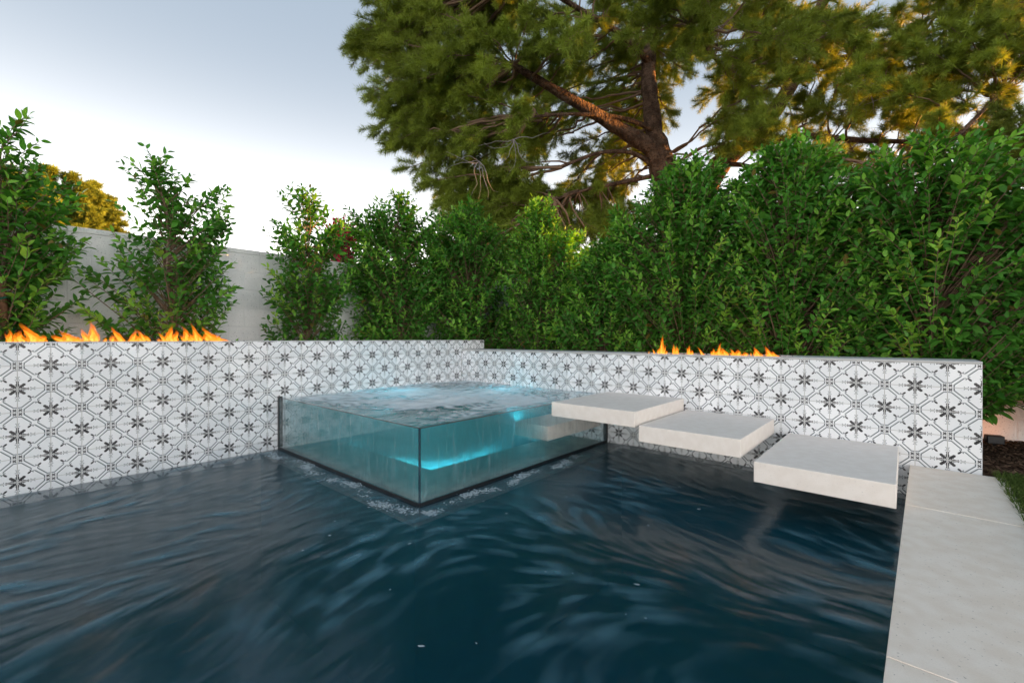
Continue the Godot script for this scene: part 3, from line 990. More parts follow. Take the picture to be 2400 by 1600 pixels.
func tuft_shape(needles: int, lng: float, wid: float, sd: int) -> ArrayMesh:
	var r := RandomNumberGenerator.new()
	r.seed = sd
	var mb := MB.new()
	for k in needles:
		var tilt := deg_to_rad(r.randf_range(12, 78))
		var a := TAU * (k * 0.618 + r.randf() * 0.1)
		var d := Vector3(sin(tilt) * cos(a), cos(tilt), sin(tilt) * sin(a))
		var side := d.cross(Vector3(r.randf() - 0.5, r.randf() - 0.5, r.randf() - 0.5)).normalized()
		var nn := d.cross(side)
		var l := lng * r.randf_range(0.75, 1.1)
		var b := Vector3(0, -lng * 0.25 * r.randf(), 0)
		var o := mb.v.size()
		mb.vert(b - side * wid * 0.5, nn); mb.vert(b + side * wid * 0.5, nn)
		mb.vert(b + d * l * 0.6 + side * wid * 0.45 + Vector3(0, -0.02 * lng, 0), nn)
		mb.vert(b + d * l * 0.6 - side * wid * 0.45 + Vector3(0, -0.02 * lng, 0), nn)
		mb.vert(b + d * l + Vector3(0, -0.09 * lng, 0), nn)
		mb.tri(o, o + 1, o + 2); mb.tri(o, o + 2, o + 3); mb.tri(o + 3, o + 2, o + 4)
	return mb.mesh()

func aim(d: Vector3, roll: float, s: float) -> Basis:      # +y along d
	var side := d.cross(Vector3.UP if absf(d.y) < 0.95 else Vector3.RIGHT).normalized()
	var z := side.cross(d)
	return Basis(side, d, z).rotated(d, roll).scaled(Vector3(s, s, s))

func copies(called: String, mesh: Mesh, material: Material, xf: Array, tints: Array, parent: Node) -> MultiMeshInstance3D:
	var mm := MultiMesh.new()
	mm.transform_format = MultiMesh.TRANSFORM_3D
	mm.use_colors = true
	mm.mesh = mesh
	mm.instance_count = xf.size()
	var buf := PackedFloat32Array()
	buf.resize(xf.size() * 16)
	for i in xf.size():
		var t: Transform3D = xf[i]
		var c: Color = tints[i]
		var o := i * 16
		buf[o] = t.basis.x.x; buf[o + 1] = t.basis.y.x; buf[o + 2] = t.basis.z.x; buf[o + 3] = t.origin.x
		buf[o + 4] = t.basis.x.y; buf[o + 5] = t.basis.y.y; buf[o + 6] = t.basis.z.y; buf[o + 7] = t.origin.y
		buf[o + 8] = t.basis.x.z; buf[o + 9] = t.basis.y.z; buf[o + 10] = t.basis.z.z; buf[o + 11] = t.origin.z
		buf[o + 12] = c.r; buf[o + 13] = c.g; buf[o + 14] = c.b; buf[o + 15] = 1.0
	mm.buffer = buf
	var node := MultiMeshInstance3D.new()
	node.name = called
	node.multimesh = mm
	node.material_override = material
	parent.add_child(node, true)
	return node

var LEAF: ArrayMesh
var leaf_mats := {}

# leaves: [Transform3D, Color] pairs; those nearest the yard become parts of their own
func hang_leaves(t: Node3D, xf: Array, tints: Array, single: int) -> void:
	var eye := EYE - t.position
	var order := range(xf.size())
	var dist := PackedFloat32Array()
	dist.resize(xf.size())
	for i in xf.size():
		dist[i] = (xf[i] as Transform3D).origin.distance_squared_to(eye)
	order.sort_custom(func(a, b): return dist[a] < dist[b])
	var rest_x := []; var rest_c := []
	for k in order.size():
		var i: int = order[k]
		if k < single:
			var c: Color = tints[i]
			var key := Vector3i(int(c.r * 60), int(c.g * 60), int(c.b * 60))
			if not leaf_mats.has(key):
				var m: StandardMaterial3D = M.leaf.duplicate()
				m.vertex_color_use_as_albedo = false
				m.albedo_color = c.linear_to_srgb()
				leaf_mats[key] = m
			obj("leaf", LEAF, leaf_mats[key], t).transform = xf[i]
		else:
			rest_x.append(xf[i]); rest_c.append(tints[i])
	stuff(copies("foliage", LEAF, M.leaf, rest_x, rest_c, t))

# envelope: array of [height above base, radius]; lean: how the crown's axis shifts with height
func ficus(label: String, at: Vector3, env: Array, twigs: int, sd: int, opts := {}) -> Node3D:
	var t := thing("ficus_shrub", label, "shrub", at, opts.get("group", "ficus shrubs"))
	var r := RandomNumberGenerator.new()
	r.seed = sd
	var top: float = env[env.size() - 1][0]
	var lean: Vector3 = opts.get("lean", Vector3.ZERO)
	var squash: float = opts.get("squash", 1.0)             # depth across the planting strip
	var across: Vector3 = opts.get("across", Vector3(0, 0, 1))
	var bushy: float = opts.get("size", 1.0)
	var wob := noise(0.7, sd, 2)
	var axis := func(y: float) -> Vector3:
		var q := y / top
		return Vector3(wob.get_noise_1d(y * 1.5) * 0.09, y, wob.get_noise_1d(y * 1.5 + 50.0) * 0.05) + lean * q
	var radius := func(y: float) -> float:
		for k in env.size() - 1:
			if y <= env[k + 1][0]:
				return lerpf(env[k][1], env[k + 1][1], clampf((y - env[k][0]) / (env[k + 1][0] - env[k][0]), 0, 1))
		return 0.02
	# trunk
	var trunk := MB.new()
	var pts := []; var rads := []
	for k in 13:
		var y := top * 0.86 * k / 12.0 - 0.05
		pts.append(axis.call(maxf(y, 0.0)) + Vector3(0, minf(y, 0.0), 0))
		rads.append(lerpf(0.021, 0.004, pow(k / 12.0, 0.8)))
	trunk.tube(pts, rads, 8)
	obj("trunk", trunk.mesh(), M.stem, t)
	# twigs to points inside the envelope, most of them near its skin
	var wood := MB.new()
	var xf := []; var tints := []
	var clump := noise(2.9, sd + 5, 2)
	var lump := noise(0.8, sd + 9, 2)
	var spires := []
	for k in int(opts.get("spires", 4)):
		spires.append([Vector3(r.randf_range(-1, 1), 0, r.randf_range(-1, 1)) * env[3][1] * 0.95, top * r.randf_range(0.76, 0.98)])
	var made := 0
	var tries := 0
	while made < twigs and tries < twigs * 6:
		tries += 1
		var y := lerpf(env[0][0], top, r.randf())
		var rad: float = radius.call(y)
		if r.randf() > 0.2 + rad / 0.55:
			continue
		var a := r.randf() * TAU
		rad *= 1.0 + 0.42 * lump.get_noise_2d(cos(a) * 1.3 + 3.0 * sin(a), y * 1.2)
		var q := rad * sqrt(lerpf(0.12, 1.0, r.randf()))
		var off := Vector3(cos(a), 0, sin(a)) * q
		off -= across * off.dot(across) * (1.0 - squash)
		var tip: Vector3 = axis.call(y) + off
		if spires.size() and r.randf() < 0.18:
			var sp: Array = spires[r.randi() % spires.size()]
			var q2: float = r.randf()
			var so: Vector3 = sp[0]
			so -= across * so.dot(across) * (1.0 - squash)
			tip = axis.call(top * 0.55) + so + Vector3(r.randfn(0, 0.07), 0, r.randfn(0, 0.07)) * (1.3 - q2)
			tip.y = lerpf(top * 0.5, sp[1], q2)
			y = tip.y
			off = Vector3(tip.x, 0, tip.z) - Vector3(axis.call(y).x, 0, axis.call(y).z)
			q = off.length()
		if clump.get_noise_3d(tip.x + at.x, tip.y, tip.z + at.z) < float(opts.get("gap", -0.28)):
			continue
		var foot_y := maxf(0.12, y - (0.12 + q * r.randf_range(0.5, 1.0)))
		var foot: Vector3 = axis.call(foot_y)
		var out := off.normalized() if off.length() > 0.02 else Vector3(cos(a), 0, sin(a))
		var grow := (out * r.randf_range(0.4, 1.0) + Vector3.UP * r.randf_range(0.25, 1.1)).normalized()
		var mid := foot.lerp(tip, 0.55) - grow * 0.06 * r.randf() + Vector3(r.randfn(0, 0.03), r.randfn(0, 0.02), r.randfn(0, 0.03))
		var end := tip + grow * r.randf_range(0.02, 0.07)
		var line := []; var thick := []
		var total := foot.distance_to(tip)
		for k in 6:
			var s := k / 5.0
			line.append(foot * (1 - s) * (1 - s) + mid * 2.0 * s * (1 - s) + end * s * s)
			thick.append(lerpf(0.0022 + 0.006 * clampf(total, 0.0, 0.8), 0.0013, s))
		wood.tube(line, thick, 4, false)
		made += 1
		# leaves on the last stretch, spiralling round the twig
		var reach := clampf(total * 0.6, 0.16, 0.34)
		var n := int(reach / (0.021 * bushy)) + 2
		var spin := r.randf() * TAU
		var fresh := r.randf() < float(opts.get("fresh", 0.34))
		var shade := r.randf_range(0.75, 1.2)
		for k in n:
			var back := reach * (n - 1 - k) / maxf(1.0, n - 1)
			var s := clampf(1.0 - back / maxf(total, 0.2), 0.0, 1.0)
			var p := foot * (1 - s) * (1 - s) + mid * 2.0 * s * (1 - s) + end * s * s
			var tg := ((mid - foot) * (1 - s) + (end - mid) * s).normalized()
			spin += 2.4 + r.randfn(0, 0.25)
			var side := tg.cross(Vector3(0.3, 1, 0.2)).normalized().rotated(tg, spin)
			var young := float(k) / n
			var open := deg_to_rad(lerpf(78, 32, young) + r.randfn(0, 9))
			var d := (tg * cos(open) + side * sin(open)).normalized()
			d = (d + Vector3.DOWN * 0.12 * (1.0 - young)).normalized()
			var size := r.randf_range(0.052, 0.100) * (1.0 if young < 0.75 else 0.72) * bushy
			# upper face turned to the sky
			var x := d.cross(Vector3.UP)
			if x.length() < 0.1:
				x = d.cross(side)
			x = x.normalized()
			var z := x.cross(d)
			if z.y < 0:
				z = -z; x = -x
			var b := Basis(x, d, z).rotated(d, r.randfn(0, 0.5)).scaled(Vector3(size * r.randf_range(0.85, 1.1), size, size))
			xf.append(Transform3D(b, p + side * 0.003))
			var c := Vector3(0.054, 0.20, 0.028).lerp(Vector3(0.105, 0.31, 0.042), r.randf()) * shade
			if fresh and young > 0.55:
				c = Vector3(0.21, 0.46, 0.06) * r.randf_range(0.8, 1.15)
			elif r.randf() < 0.012:
				c = Vector3(0.20, 0.15, 0.04)
			tints.append(Color(c.x, c.y, c.z))
	obj("branches", wood.mesh(), M.twig, t)
	hang_leaves(t, xf, tints, int(opts.get("single", 120)))
	return t

func stake(at: Vector3, h: float, tilt: Vector3, ties: Array, label: String) -> void:
	var t := thing("wooden_stake", label, "stake", at, "stakes of the young shrubs")
	var mb := MB.new()
	mb.tube([Vector3(0, -0.1, 0), tilt * 0.5 + Vector3(0, h * 0.5, 0), tilt + Vector3(0, h, 0)], [0.027, 0.026, 0.024], 10)
	obj("post", mb.mesh(), M.stake, t)
	for y in ties:
		var c: Vector3 = tilt * (y / h) + Vector3(0, y, 0)
		var ring := MB.new()
		var ps := []
		var rr := []
		for k in 15:
			var a := TAU * k / 14.0
			ps.append(c + Vector3(cos(a) * 0.038 + 0.012, 0.004 * sin(a * 2.0), sin(a) * 0.034))
			rr.append(0.0045)
		ring.tube(ps, rr, 5, false)
		for k in ring.v.size():
			ring.v[k].y = c.y + (ring.v[k].y - c.y) * 1.9
		obj("tie", ring.mesh(), M.tie, t)

func build_shrubs() -> void:
	LEAF = leaf_shape()
	var z := -0.64
	var y := GRADE
	var g := "young shrubs behind the taller tiled wall"
	# against the white wall
	ficus("tall leafy ficus shrub at the open end of the white block wall", Vector3(-4.06, y, z), [[0.55, 0.22], [0.95, 0.42], [1.2, 0.44], [1.45, 0.47], [1.8, 0.45], [2.1, 0.34], [2.35, 0.2], [2.55, 0.05]], 360, 101, {"squash": 0.55, "group": g, "lean": Vector3(0.06, 0, 0), "gap": -0.18})
	ficus("sparse ficus shrub with a tall leaning top, tied to a stake", Vector3(-2.93, y, z), [[0.45, 0.42], [0.75, 0.50], [1.1, 0.60], [1.35, 0.58], [1.65, 0.52], [1.85, 0.38], [2.1, 0.28], [2.35, 0.23], [2.58, 0.05]], 270, 102, {"squash": 0.5, "group": g, "lean": Vector3(-0.16, 0, 0), "gap": -0.04})
	ficus("ficus shrub with two pointed tops before the white wall", Vector3(-1.78, y, z), [[0.4, 0.34], [0.8, 0.50], [1.2, 0.54], [1.6, 0.48], [1.95, 0.40], [2.25, 0.32], [2.42, 0.18], [2.54, 0.04]], 340, 103, {"squash": 0.5, "group": g, "gap": -0.2})
	ficus("rounded dense ficus shrub beside the pink blossoms", Vector3(-0.55, y, z), [[0.35, 0.45], [0.8, 0.56], [1.3, 0.60], [1.7, 0.62], [2.1, 0.58], [2.4, 0.46], [2.62, 0.30], [2.78, 0.08]], 800, 104, {"squash": 0.48, "group": g, "gap": -0.3})
	ficus("dark ficus shrub in the corner of the block walls", Vector3(0.62, y, -0.45), [[0.35, 0.6], [0.8, 0.74], [1.4, 0.82], [2.0, 0.80], [2.4, 0.62], [2.75, 0.32], [2.92, 0.05]], 950, 105, {"squash": 0.7, "group": g, "gap": -0.3})
	stake(Vector3(-3.965, y, z + 0.06), 1.25, Vector3(-0.06, 0, 0), [0.82, 0.92, 1.15], "brown stake tied to the tall shrub at the open end")
	stake(Vector3(-2.90, y, z - 0.045), 1.66, Vector3(-0.13, 0, 0), [0.86, 1.08, 1.26, 1.46], "tall leaning brown stake with green ties on the sparse shrub")
	stake(Vector3(-1.75, y, z - 0.045), 1.5, Vector3(0.0, 0, 0), [0.9, 1.25], "dark stake inside the two pointed shrub")
	# behind the lower wall
	g = "hedge shrubs behind the lower tiled wall"
	var ax := {"squash": 0.62, "across": Vector3(1, 0, 0), "group": g, "gap": -0.3, "single": 200}
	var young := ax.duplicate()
	young["fresh"] = 0.7  # extra yellow-green leaves paint in part of the sun glow
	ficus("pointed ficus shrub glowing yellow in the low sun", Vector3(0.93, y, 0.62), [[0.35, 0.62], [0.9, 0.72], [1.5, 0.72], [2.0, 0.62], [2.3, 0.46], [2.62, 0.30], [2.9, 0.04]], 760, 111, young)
	ficus("dense hedge shrub next to the yellow glowing one", Vector3(0.93, y, 1.62), [[0.35, 0.66], [0.9, 0.74], [1.3, 0.70], [1.6, 0.56], [1.85, 0.40], [2.0, 0.22], [2.12, 0.05]], 950, 112, ax)
	ficus("tall dense hedge shrub behind the short flame row", Vector3(0.93, y, 2.62), [[0.35, 0.66], [0.9, 0.76], [1.5, 0.80], [2.0, 0.78], [2.35, 0.68], [2.62, 0.46], [2.84, 0.10]], 1350, 113, ax)
	ficus("dense hedge shrub with a bright pointed leading shoot", Vector3(0.93, y, 3.60), [[0.35, 0.66], [0.9, 0.76], [1.5, 0.80], [1.9, 0.76], [2.2, 0.64], [2.5, 0.42], [2.74, 0.08]], 1350, 114, ax)
	ficus("broad bright green hedge shrub by the end of the lower wall", Vector3(0.93, y, 4.58), [[0.35, 0.50], [0.9, 0.66], [1.4, 0.74], [1.75, 0.74], [2.05, 0.70], [2.3, 0.50], [2.45, 0.14]], 1300, 115, ax)
	ficus("loose hedge shrub beyond the end of the lower wall", Vector3(1.02, y, 5.66), [[0.3, 0.5], [0.8, 0.64], [1.4, 0.72], [1.9, 0.62], [2.2, 0.44], [2.4, 0.06]], 800, 116, ax)

# ---------------------------------------------------------------- pine
var TUFTS := []

func needle_bough(wood: MB, xf: Array, tints: Array, root: Vector3, tip: Vector3, r: RandomNumberGenerator, hue: Vector3, spread := 1.0, gap := 0.06) -> void:
	var d := tip - root
	var lng := d.length()
	var sag := Vector3(0, 0.10 * lng, 0)
	var mid := root.lerp(tip, 0.5) + sag + Vector3(r.randfn(0, 0.07), r.randfn(0, 0.05), r.randfn(0, 0.07)) * lng
	var at := func(s: float) -> Vector3: return root * (1 - s) * (1 - s) + mid * 2.0 * s * (1 - s) + tip * s * s
	var line := []; var thick := []
	for k in 8:
		var s := k / 7.0
		line.append(at.call(s) + Vector3(r.randfn(0, 0.012), r.randfn(0, 0.012), r.randfn(0, 0.012)) * lng)
		thick.append(lerpf(0.006 + 0.010 * lng, 0.004, s))
	wood.tube(line, thick, 5, false)
	var shoots := int(10 * spread + lng * 9.0)
	var tone := r.randf_range(0.8, 1.2)
	for k in shoots:
		var s := lerpf(0.22, 1.0, pow(r.randf(), 0.8))
		if k < 2:
			s = 1.0
		var p: Vector3 = at.call(s)
		var tg: Vector3 = ((mid - root) * (1 - s) + (tip - mid) * s).normalized()
		var side := tg.cross(Vector3.UP).normalized().rotated(tg, r.randf() * TAU)
		side.y *= 0.6
		var dd := (tg * r.randf_range(0.5, 1.2) + side.normalized() * r.randf_range(0.4, 1.0) + Vector3.UP * r.randf_range(-0.25, 0.3)).normalized()
		if k < 2:
			dd = (tg + Vector3(r.randfn(0, 0.2), 0.15, r.randfn(0, 0.2))).normalized()
		var sl := lng * r.randf_range(0.16, 0.32) * spread * lerpf(1.15, 0.6, s) + 0.08
		var e := p + dd * sl + Vector3.DOWN * sl * 0.12
		wood.tube([p, p + dd * sl * 0.55, e], [0.004, 0.003, 0.002], 3, false)
		var n := int(sl * 0.85 / gap) + 2
		for j in n:
			var q := 1.0 - 0.8 * j / n
			var c := p.lerp(e, q)
			var td := (dd + Vector3(r.randfn(0, 0.35), r.randfn(0.12, 0.3), r.randfn(0, 0.35))).normalized()
			xf.append(Transform3D(aim(td, r.randf() * TAU, r.randf_range(0.75, 1.2)), c))
			var h := hue * tone * r.randf_range(0.75, 1.25)
			tints.append(Color(h.x, h.y, h.z))

func limb(wood: MB, list: Array, sides := 9) -> Array:
	# [[px, py, depth, radius] ...] smoothed by a curve
	var cv := Curve3D.new()
	for q in list:
		cv.add_point(spot(q[0], q[1], q[2]))
	for k in range(1, list.size() - 1):
		var tan: Vector3 = (cv.get_point_position(k + 1) - cv.get_point_position(k - 1)) * 0.17
		cv.set_point_in(k, -tan); cv.set_point_out(k, tan)
	var pts := []; var rads := []
	for k in (list.size() - 1) * 4 + 1:
		var i: int = min(k / 4, list.size() - 2)
		var f := k / 4.0 - i
		pts.append(cv.sample(i, f))
		rads.append(lerpf(list[i][3], list[i + 1][3], f) * (1.0 + 0.07 * sin(k * 2.3)))
	wood.tube(pts, rads, sides)
	return pts

func build_pine() -> void:
	var foot := spot(1560, 760, 8.4)
	var t := thing("pine_tree", "huge old pine with forked trunk and drooping needle boughs behind the hedge", "tree")
	var wood := MB.new()
	var joints := []
	var limbs := [
		[[1570, 960, 8.4, 0.36], [1555, 640, 8.3, 0.33], [1530, 420, 8.1, 0.29], [1505, 340, 8.0, 0.25]],
		[[1507, 345, 8.0, 0.2], [1496, 250, 8.0, 0.17], [1489, 160, 8.1, 0.15], [1500, 60, 8.3, 0.12], [1525, -150, 8.6, 0.09], [1540, -420, 8.9, 0.04]],
		[[1507, 345, 8.0, 0.2], [1440, 305, 7.8, 0.15], [1370, 262, 7.4, 0.12], [1290, 215, 7.0, 0.09], [1180, 150, 6.6, 0.05]],
		[[1530, 350, 8.1, 0.09], [1520, 310, 8.0, 0.06], [1460, 280, 7.7, 0.05], [1390, 265, 7.4, 0.04], [1290, 262, 7.0, 0.03], [1215, 270, 6.7, 0.018]],
		[[1590, 960, 8.8, 0.36], [1605, 520, 8.7, 0.29], [1640, 400, 8.6, 0.24], [1690, 345, 8.6, 0.21], [1760, 280, 8.5, 0.17], [1830, 170, 8.6, 0.15], [1880, 40, 8.8, 0.12], [1930, -160, 9.0, 0.08], [1960, -420, 9.2, 0.04]],
		[[1690, 345, 8.6, 0.10], [1750, 332, 8.3, 0.08], [1850, 312, 7.9, 0.06], [1980, 322, 7.4, 0.05], [2110, 325, 7.0, 0.03]],
		[[1660, 380, 8.6, 0.06], [1700, 378, 8.4, 0.05], [1770, 395, 8.2, 0.035], [1830, 420, 8.0, 0.02]],
		[[1830, 520, 7.2, 0.11], [1890, 445, 7.0, 0.085], [1950, 428, 6.8, 0.07], [2050, 408, 6.4, 0.06], [2180, 330, 6.2, 0.04], [2290, 220, 6.2, 0.025]],
		[[1830, 170, 8.6, 0.09], [1890, 150, 8.2, 0.07], [1960, 125, 7.7, 0.05], [2080, 90, 7.2, 0.035], [2240, 40, 6.8, 0.02]],
		[[1498, 150, 8.1, 0.08], [1430, 80, 7.6, 0.06], [1330, 20, 7.0, 0.045], [1200, -60, 6.4, 0.03]],
		[[1760, 280, 8.5, 0.06], [1700, 200, 7.9, 0.05], [1640, 130, 7.2, 0.035], [1590, 60, 6.6, 0.02]],
		[[1500, 380, 8.1, 0.06], [1450, 350, 7.9, 0.045], [1370, 352, 7.6, 0.035], [1290, 385, 7.2, 0.02]],
		[[1520, 400, 8.2, 0.06], [1420, 420, 8.0, 0.045], [1330, 440, 7.8, 0.03], [1240, 470, 7.6, 0.018]],
		[[1900, 0, 8.8, 0.06], [2000, -80, 8.2, 0.05], [2140, -160, 7.6, 0.03]],
		[[1512, -60, 8.5, 0.06], [1400, -140, 8.0, 0.05], [1240, -260, 7.6, 0.03]],
	]
	for l in limbs:
		for q in l:
			q[3] *= 0.86
		joints.append_array(limb(wood, l))
	obj("trunk", wood.mesh(), M.bark, t)
	TUFTS = [tuft_shape(30, 0.125, 0.0042, 1)]
	var r := RandomNumberGenerator.new()
	r.seed = 61
	var twigs := MB.new()
	var xf := []; var tints := []
	var outline := PackedVector2Array([Vector2(880, -420), Vector2(860, 0), Vector2(862, 55), Vector2(815, 95), Vector2(822, 150), Vector2(885, 178), Vector2(848, 220), Vector2(862, 275), Vector2(888, 335), Vector2(912, 392), Vector2(965, 425), Vector2(1030, 468), Vector2(1090, 520), Vector2(1210, 545), Vector2(1340, 560), Vector2(1420, 500),
		Vector2(1470, 420), Vector2(1560, 330), Vector2(1660, 300), Vector2(1740, 330), Vector2(1860, 420), Vector2(1960, 400), Vector2(2060, 440), Vector2(2180, 400), Vector2(2250, 330), Vector2(2300, 250), Vector2(2420, 190), Vector2(2520, -420)])
	var holes := [[1430, 225, 45, 30], [1600, 345, 70, 60], [1720, 370, 70, 55], [1860, 420, 60, 40], [2330, 150, 40, 60], [1010, 80, 30, 40], [1560, 225, 30, 50]]
	var n := 0
	var tries := 0
	while n < 720 and tries < 12000:
		tries += 1
		var p := Vector2(r.randf_range(800, 2500), r.randf_range(-420, 560))
		var low := n >= 620          # last, the hanging skirt behind the middle of the hedge
		if low:
			p = Vector2(r.randf_range(1010, 1440), r.randf_range(430, 650))
		if p.y < -30 and r.randf() < 0.75:
			continue
		if not low and not Geometry2D.is_point_in_polygon(p, outline):
			continue
		var bad := false
		for h in holes:
			if pow((p.x - h[0]) / h[2], 2.0) + pow((p.y - h[1]) / h[3], 2.0) < 1.0:
				bad = r.randf() < 0.9
		if bad:
			continue
		if p.x > 1640 and r.randf() < 0.3:
			continue
		# the crown is a dome about the forks: near the middle it comes toward the yard
		var c := Vector2((p.x - 1620) / 800.0, (p.y - 20) / 520.0)
		var dome := sqrt(maxf(0.0, 1.0 - minf(1.0, c.length_squared())))
		var depth := 8.2 - dome * r.randf_range(-1.6, 3.0) + r.randfn(0, 0.25)
		if p.x > 2150:
			depth = r.randf_range(5.6, 7.0)
		if low:
			depth = r.randf_range(7.7, 9.6)
		elif p.x > 1230 and p.x < 1680 and p.y > 130:
			if r.randf() < 0.35:
				continue
			depth = r.randf_range(8.6, 10.2)
		var tip := spot(p.x, p.y, depth)
		var best: Vector3 = joints[0]
		var score := 1e9
		for j in joints:
			var q: Vector3 = j
			var s := q.distance_to(tip) + 0.6 * absf(q.y - tip.y) + (2.0 if q.y < 3.4 else 0.0)
			if s < score:
				score = s; best = q
		var lng := minf(best.distance_to(tip), r.randf_range(0.9, 1.8))
		var root := tip + (best - tip).normalized() * lng
		if best.distance_to(root) > 0.15:
			var m := best.lerp(root, 0.5) + Vector3(r.randfn(0, 0.1), r.randfn(0.05, 0.1), r.randfn(0, 0.1))
			var line := []; var thick := []
			var swing := m + Vector3(r.randfn(0, 0.1), r.randfn(-0.1, 0.08), r.randfn(0, 0.1))
			for k in 8:
				var f := k / 7.0
				line.append(best * (1 - f) * (1 - f) + swing * 2.0 * f * (1 - f) + root * f * f + Vector3(r.randfn(0, 0.012), r.randfn(0, 0.012), r.randfn(0, 0.012)) * sin(PI * f))
				thick.append(lerpf(0.026, 0.015, f))
			twigs.tube(line, thick, 5, false)
		needle_bough(twigs, xf, tints, root, tip, r, Vector3(0.21, 0.29, 0.040))
		n += 1
	obj("boughs", twigs.mesh(), M.twig, t)
	stuff(copies("needles", TUFTS[0], M.needle, xf, tints, t))
	# bare dead twigs hanging in the crown
	for q in [[2150, 130, 6.3], [2230, 190, 6.2], [2000, 190, 7.0], [1650, 60, 6.9], [1180, 320, 6.2], [1100, 370, 6.0], [1700, 130, 7.0], [1950, 250, 6.9], [1600, 110, 7.2], [2060, 220, 6.6], [1880, 330, 6.9]]:
		var p := spot(q[0], q[1], q[2])
		var dead := MB.new()
		for k in 7:
			var line := [p]
			var d := Vector3(r.randfn(0, 0.7), r.randf_range(-1.0, 0.2), r.randfn(0, 0.7)).normalized()
			for j in 6:
				d = (d + Vector3(r.randfn(0, 0.35), r.randfn(-0.05, 0.25), r.randfn(0, 0.35))).normalized()
				line.append(line[-1] + d * 0.09)
			dead.tube(line, [0.007, 0.006, 0.005, 0.004, 0.003, 0.002, 0.0015], 4, false)
		obj("dead_branch", dead.mesh(), M.dead, t)
	print("pine tufts ", xf.size())

func build_far_trees() -> void:
	var r := RandomNumberGenerator.new()
	r.seed = 71
	# sunlit tree far beyond the white wall
	var base := spot(112, 760, 21.0)
	var t := thing("golden_tree", "distant round tree lit gold by the low sun above the white wall", "tree", Vector3(base.x, 0, base.z))
	var wood := MB.new()
	wood.tube([Vector3(0, 0, 0), Vector3(0.1, 3.0, 0), Vector3(0, 6.5, 0.1), Vector3(0.1, 8.6, 0)], [0.3, 0.24, 0.15, 0.05], 8)
	var xf := []; var tints := []
	var tuft := tuft_shape(22, 0.26, 0.022, 5)
	for k in 130:
		var a := r.randf() * TAU
		var el := r.randf_range(-0.4, 1.0)
		var dir := Vector3(cos(a) * cos(el), sin(el) * 1.05, sin(a) * cos(el))
		var c := Vector3(0, 6.75, 0)
		var tip := c + dir * Vector3(2.5, 2.2, 2.5) * r.randf_range(0.72, 1.0)
		var root := Vector3(0, clampf(tip.y - 0.8, 4.0, 8.2), 0).lerp(tip, 0.35)
		needle_bough(wood, xf, tints, root, tip, r, Vector3(0.18, 0.24, 0.035), 1.3, 0.13)
	obj("trunk", wood.mesh(), M.bark, t)
	stuff(copies("crown", tuft, M.needle, xf, tints, t))
	# feathery tree beyond the far end of the hedge
	var b2 := spot(2440, 760, 5.6)
	var t2 := thing("feathery_tree", "light green feathery tree beyond the hedge end", "tree", Vector3(b2.x, 0, b2.z))
	var w2 := MB.new()
	w2.tube([Vector3(0, 0, 0), Vector3(0.1, 1.4, 0.1), Vector3(0.0, 2.4, -0.1), Vector3(0.1, 3.6, 0)], [0.14, 0.11, 0.08, 0.03], 8)
	var xf2 := []; var ti2 := []
	for k in 60:
		var p := Vector2(r.randf_range(2230, 2560), r.randf_range(250, 420))
		if p.x < 2300 and p.y < 300:
			continue
		var tip := spot(p.x, p.y, r.randf_range(4.9, 6.3)) - t2.position
		var root := Vector3(0, clampf(tip.y - 0.7, 1.2, 3.2), 0).lerp(tip, 0.4)
		needle_bough(w2, xf2, ti2, root, tip, r, Vector3(0.14, 0.19, 0.03))
	obj("trunk", w2.mesh(), M.bark, t2)
	stuff(copies("crown", tuft_shape(30, 0.085, 0.0045, 9), M.needle, xf2, ti2, t2))
	# pink blossoms over the white wall
	var pb := spot(786, 600, 6.3)
	var t3 := thing("bougainvillea", "pink flowering climber showing over the white wall", "climber", Vector3(pb.x, GRADE, pb.z))
	var w3 := MB.new()
	var lx := []; var lc := []; var bx := []; var bc := []
	for k in 130:
		var p := spot(r.randf_range(764, 806), r.randf_range(520, 600), r.randf_range(6.1, 6.7)) - t3.position
		w3.tube([Vector3(r.randfn(0, 0.05), 0, r.randfn(0, 0.05)), p * 0.6 + Vector3(0, 0.3, 0), p], [0.012, 0.007, 0.003], 4, false)
		for j in 14:
			var q := p + Vector3(r.randfn(0, 0.07), r.randfn(0, 0.07), r.randfn(0, 0.07))
			var d := Vector3(r.randfn(0, 1), r.randfn(0.3, 1), r.randfn(0, 1)).normalized()
			if j < 9:
				bx.append(Transform3D(aim(d, r.randf() * TAU, 0.055).scaled_local(Vector3(1.5, 1, 1)), q)); bc.append(Color(0.50, 0.012, 0.075) * r.randf_range(0.8, 1.2))
			else:
				lx.append(Transform3D(aim(d, r.randf() * TAU, 0.05), q)); lc.append(Color(0.05, 0.10, 0.025))
	obj("stem", w3.mesh(), M.twig, t3)
	stuff(copies("blossom", LEAF, M.leaf, bx, bc, t3))
	stuff(copies("foliage", LEAF, M.leaf, lx, lc, t3))

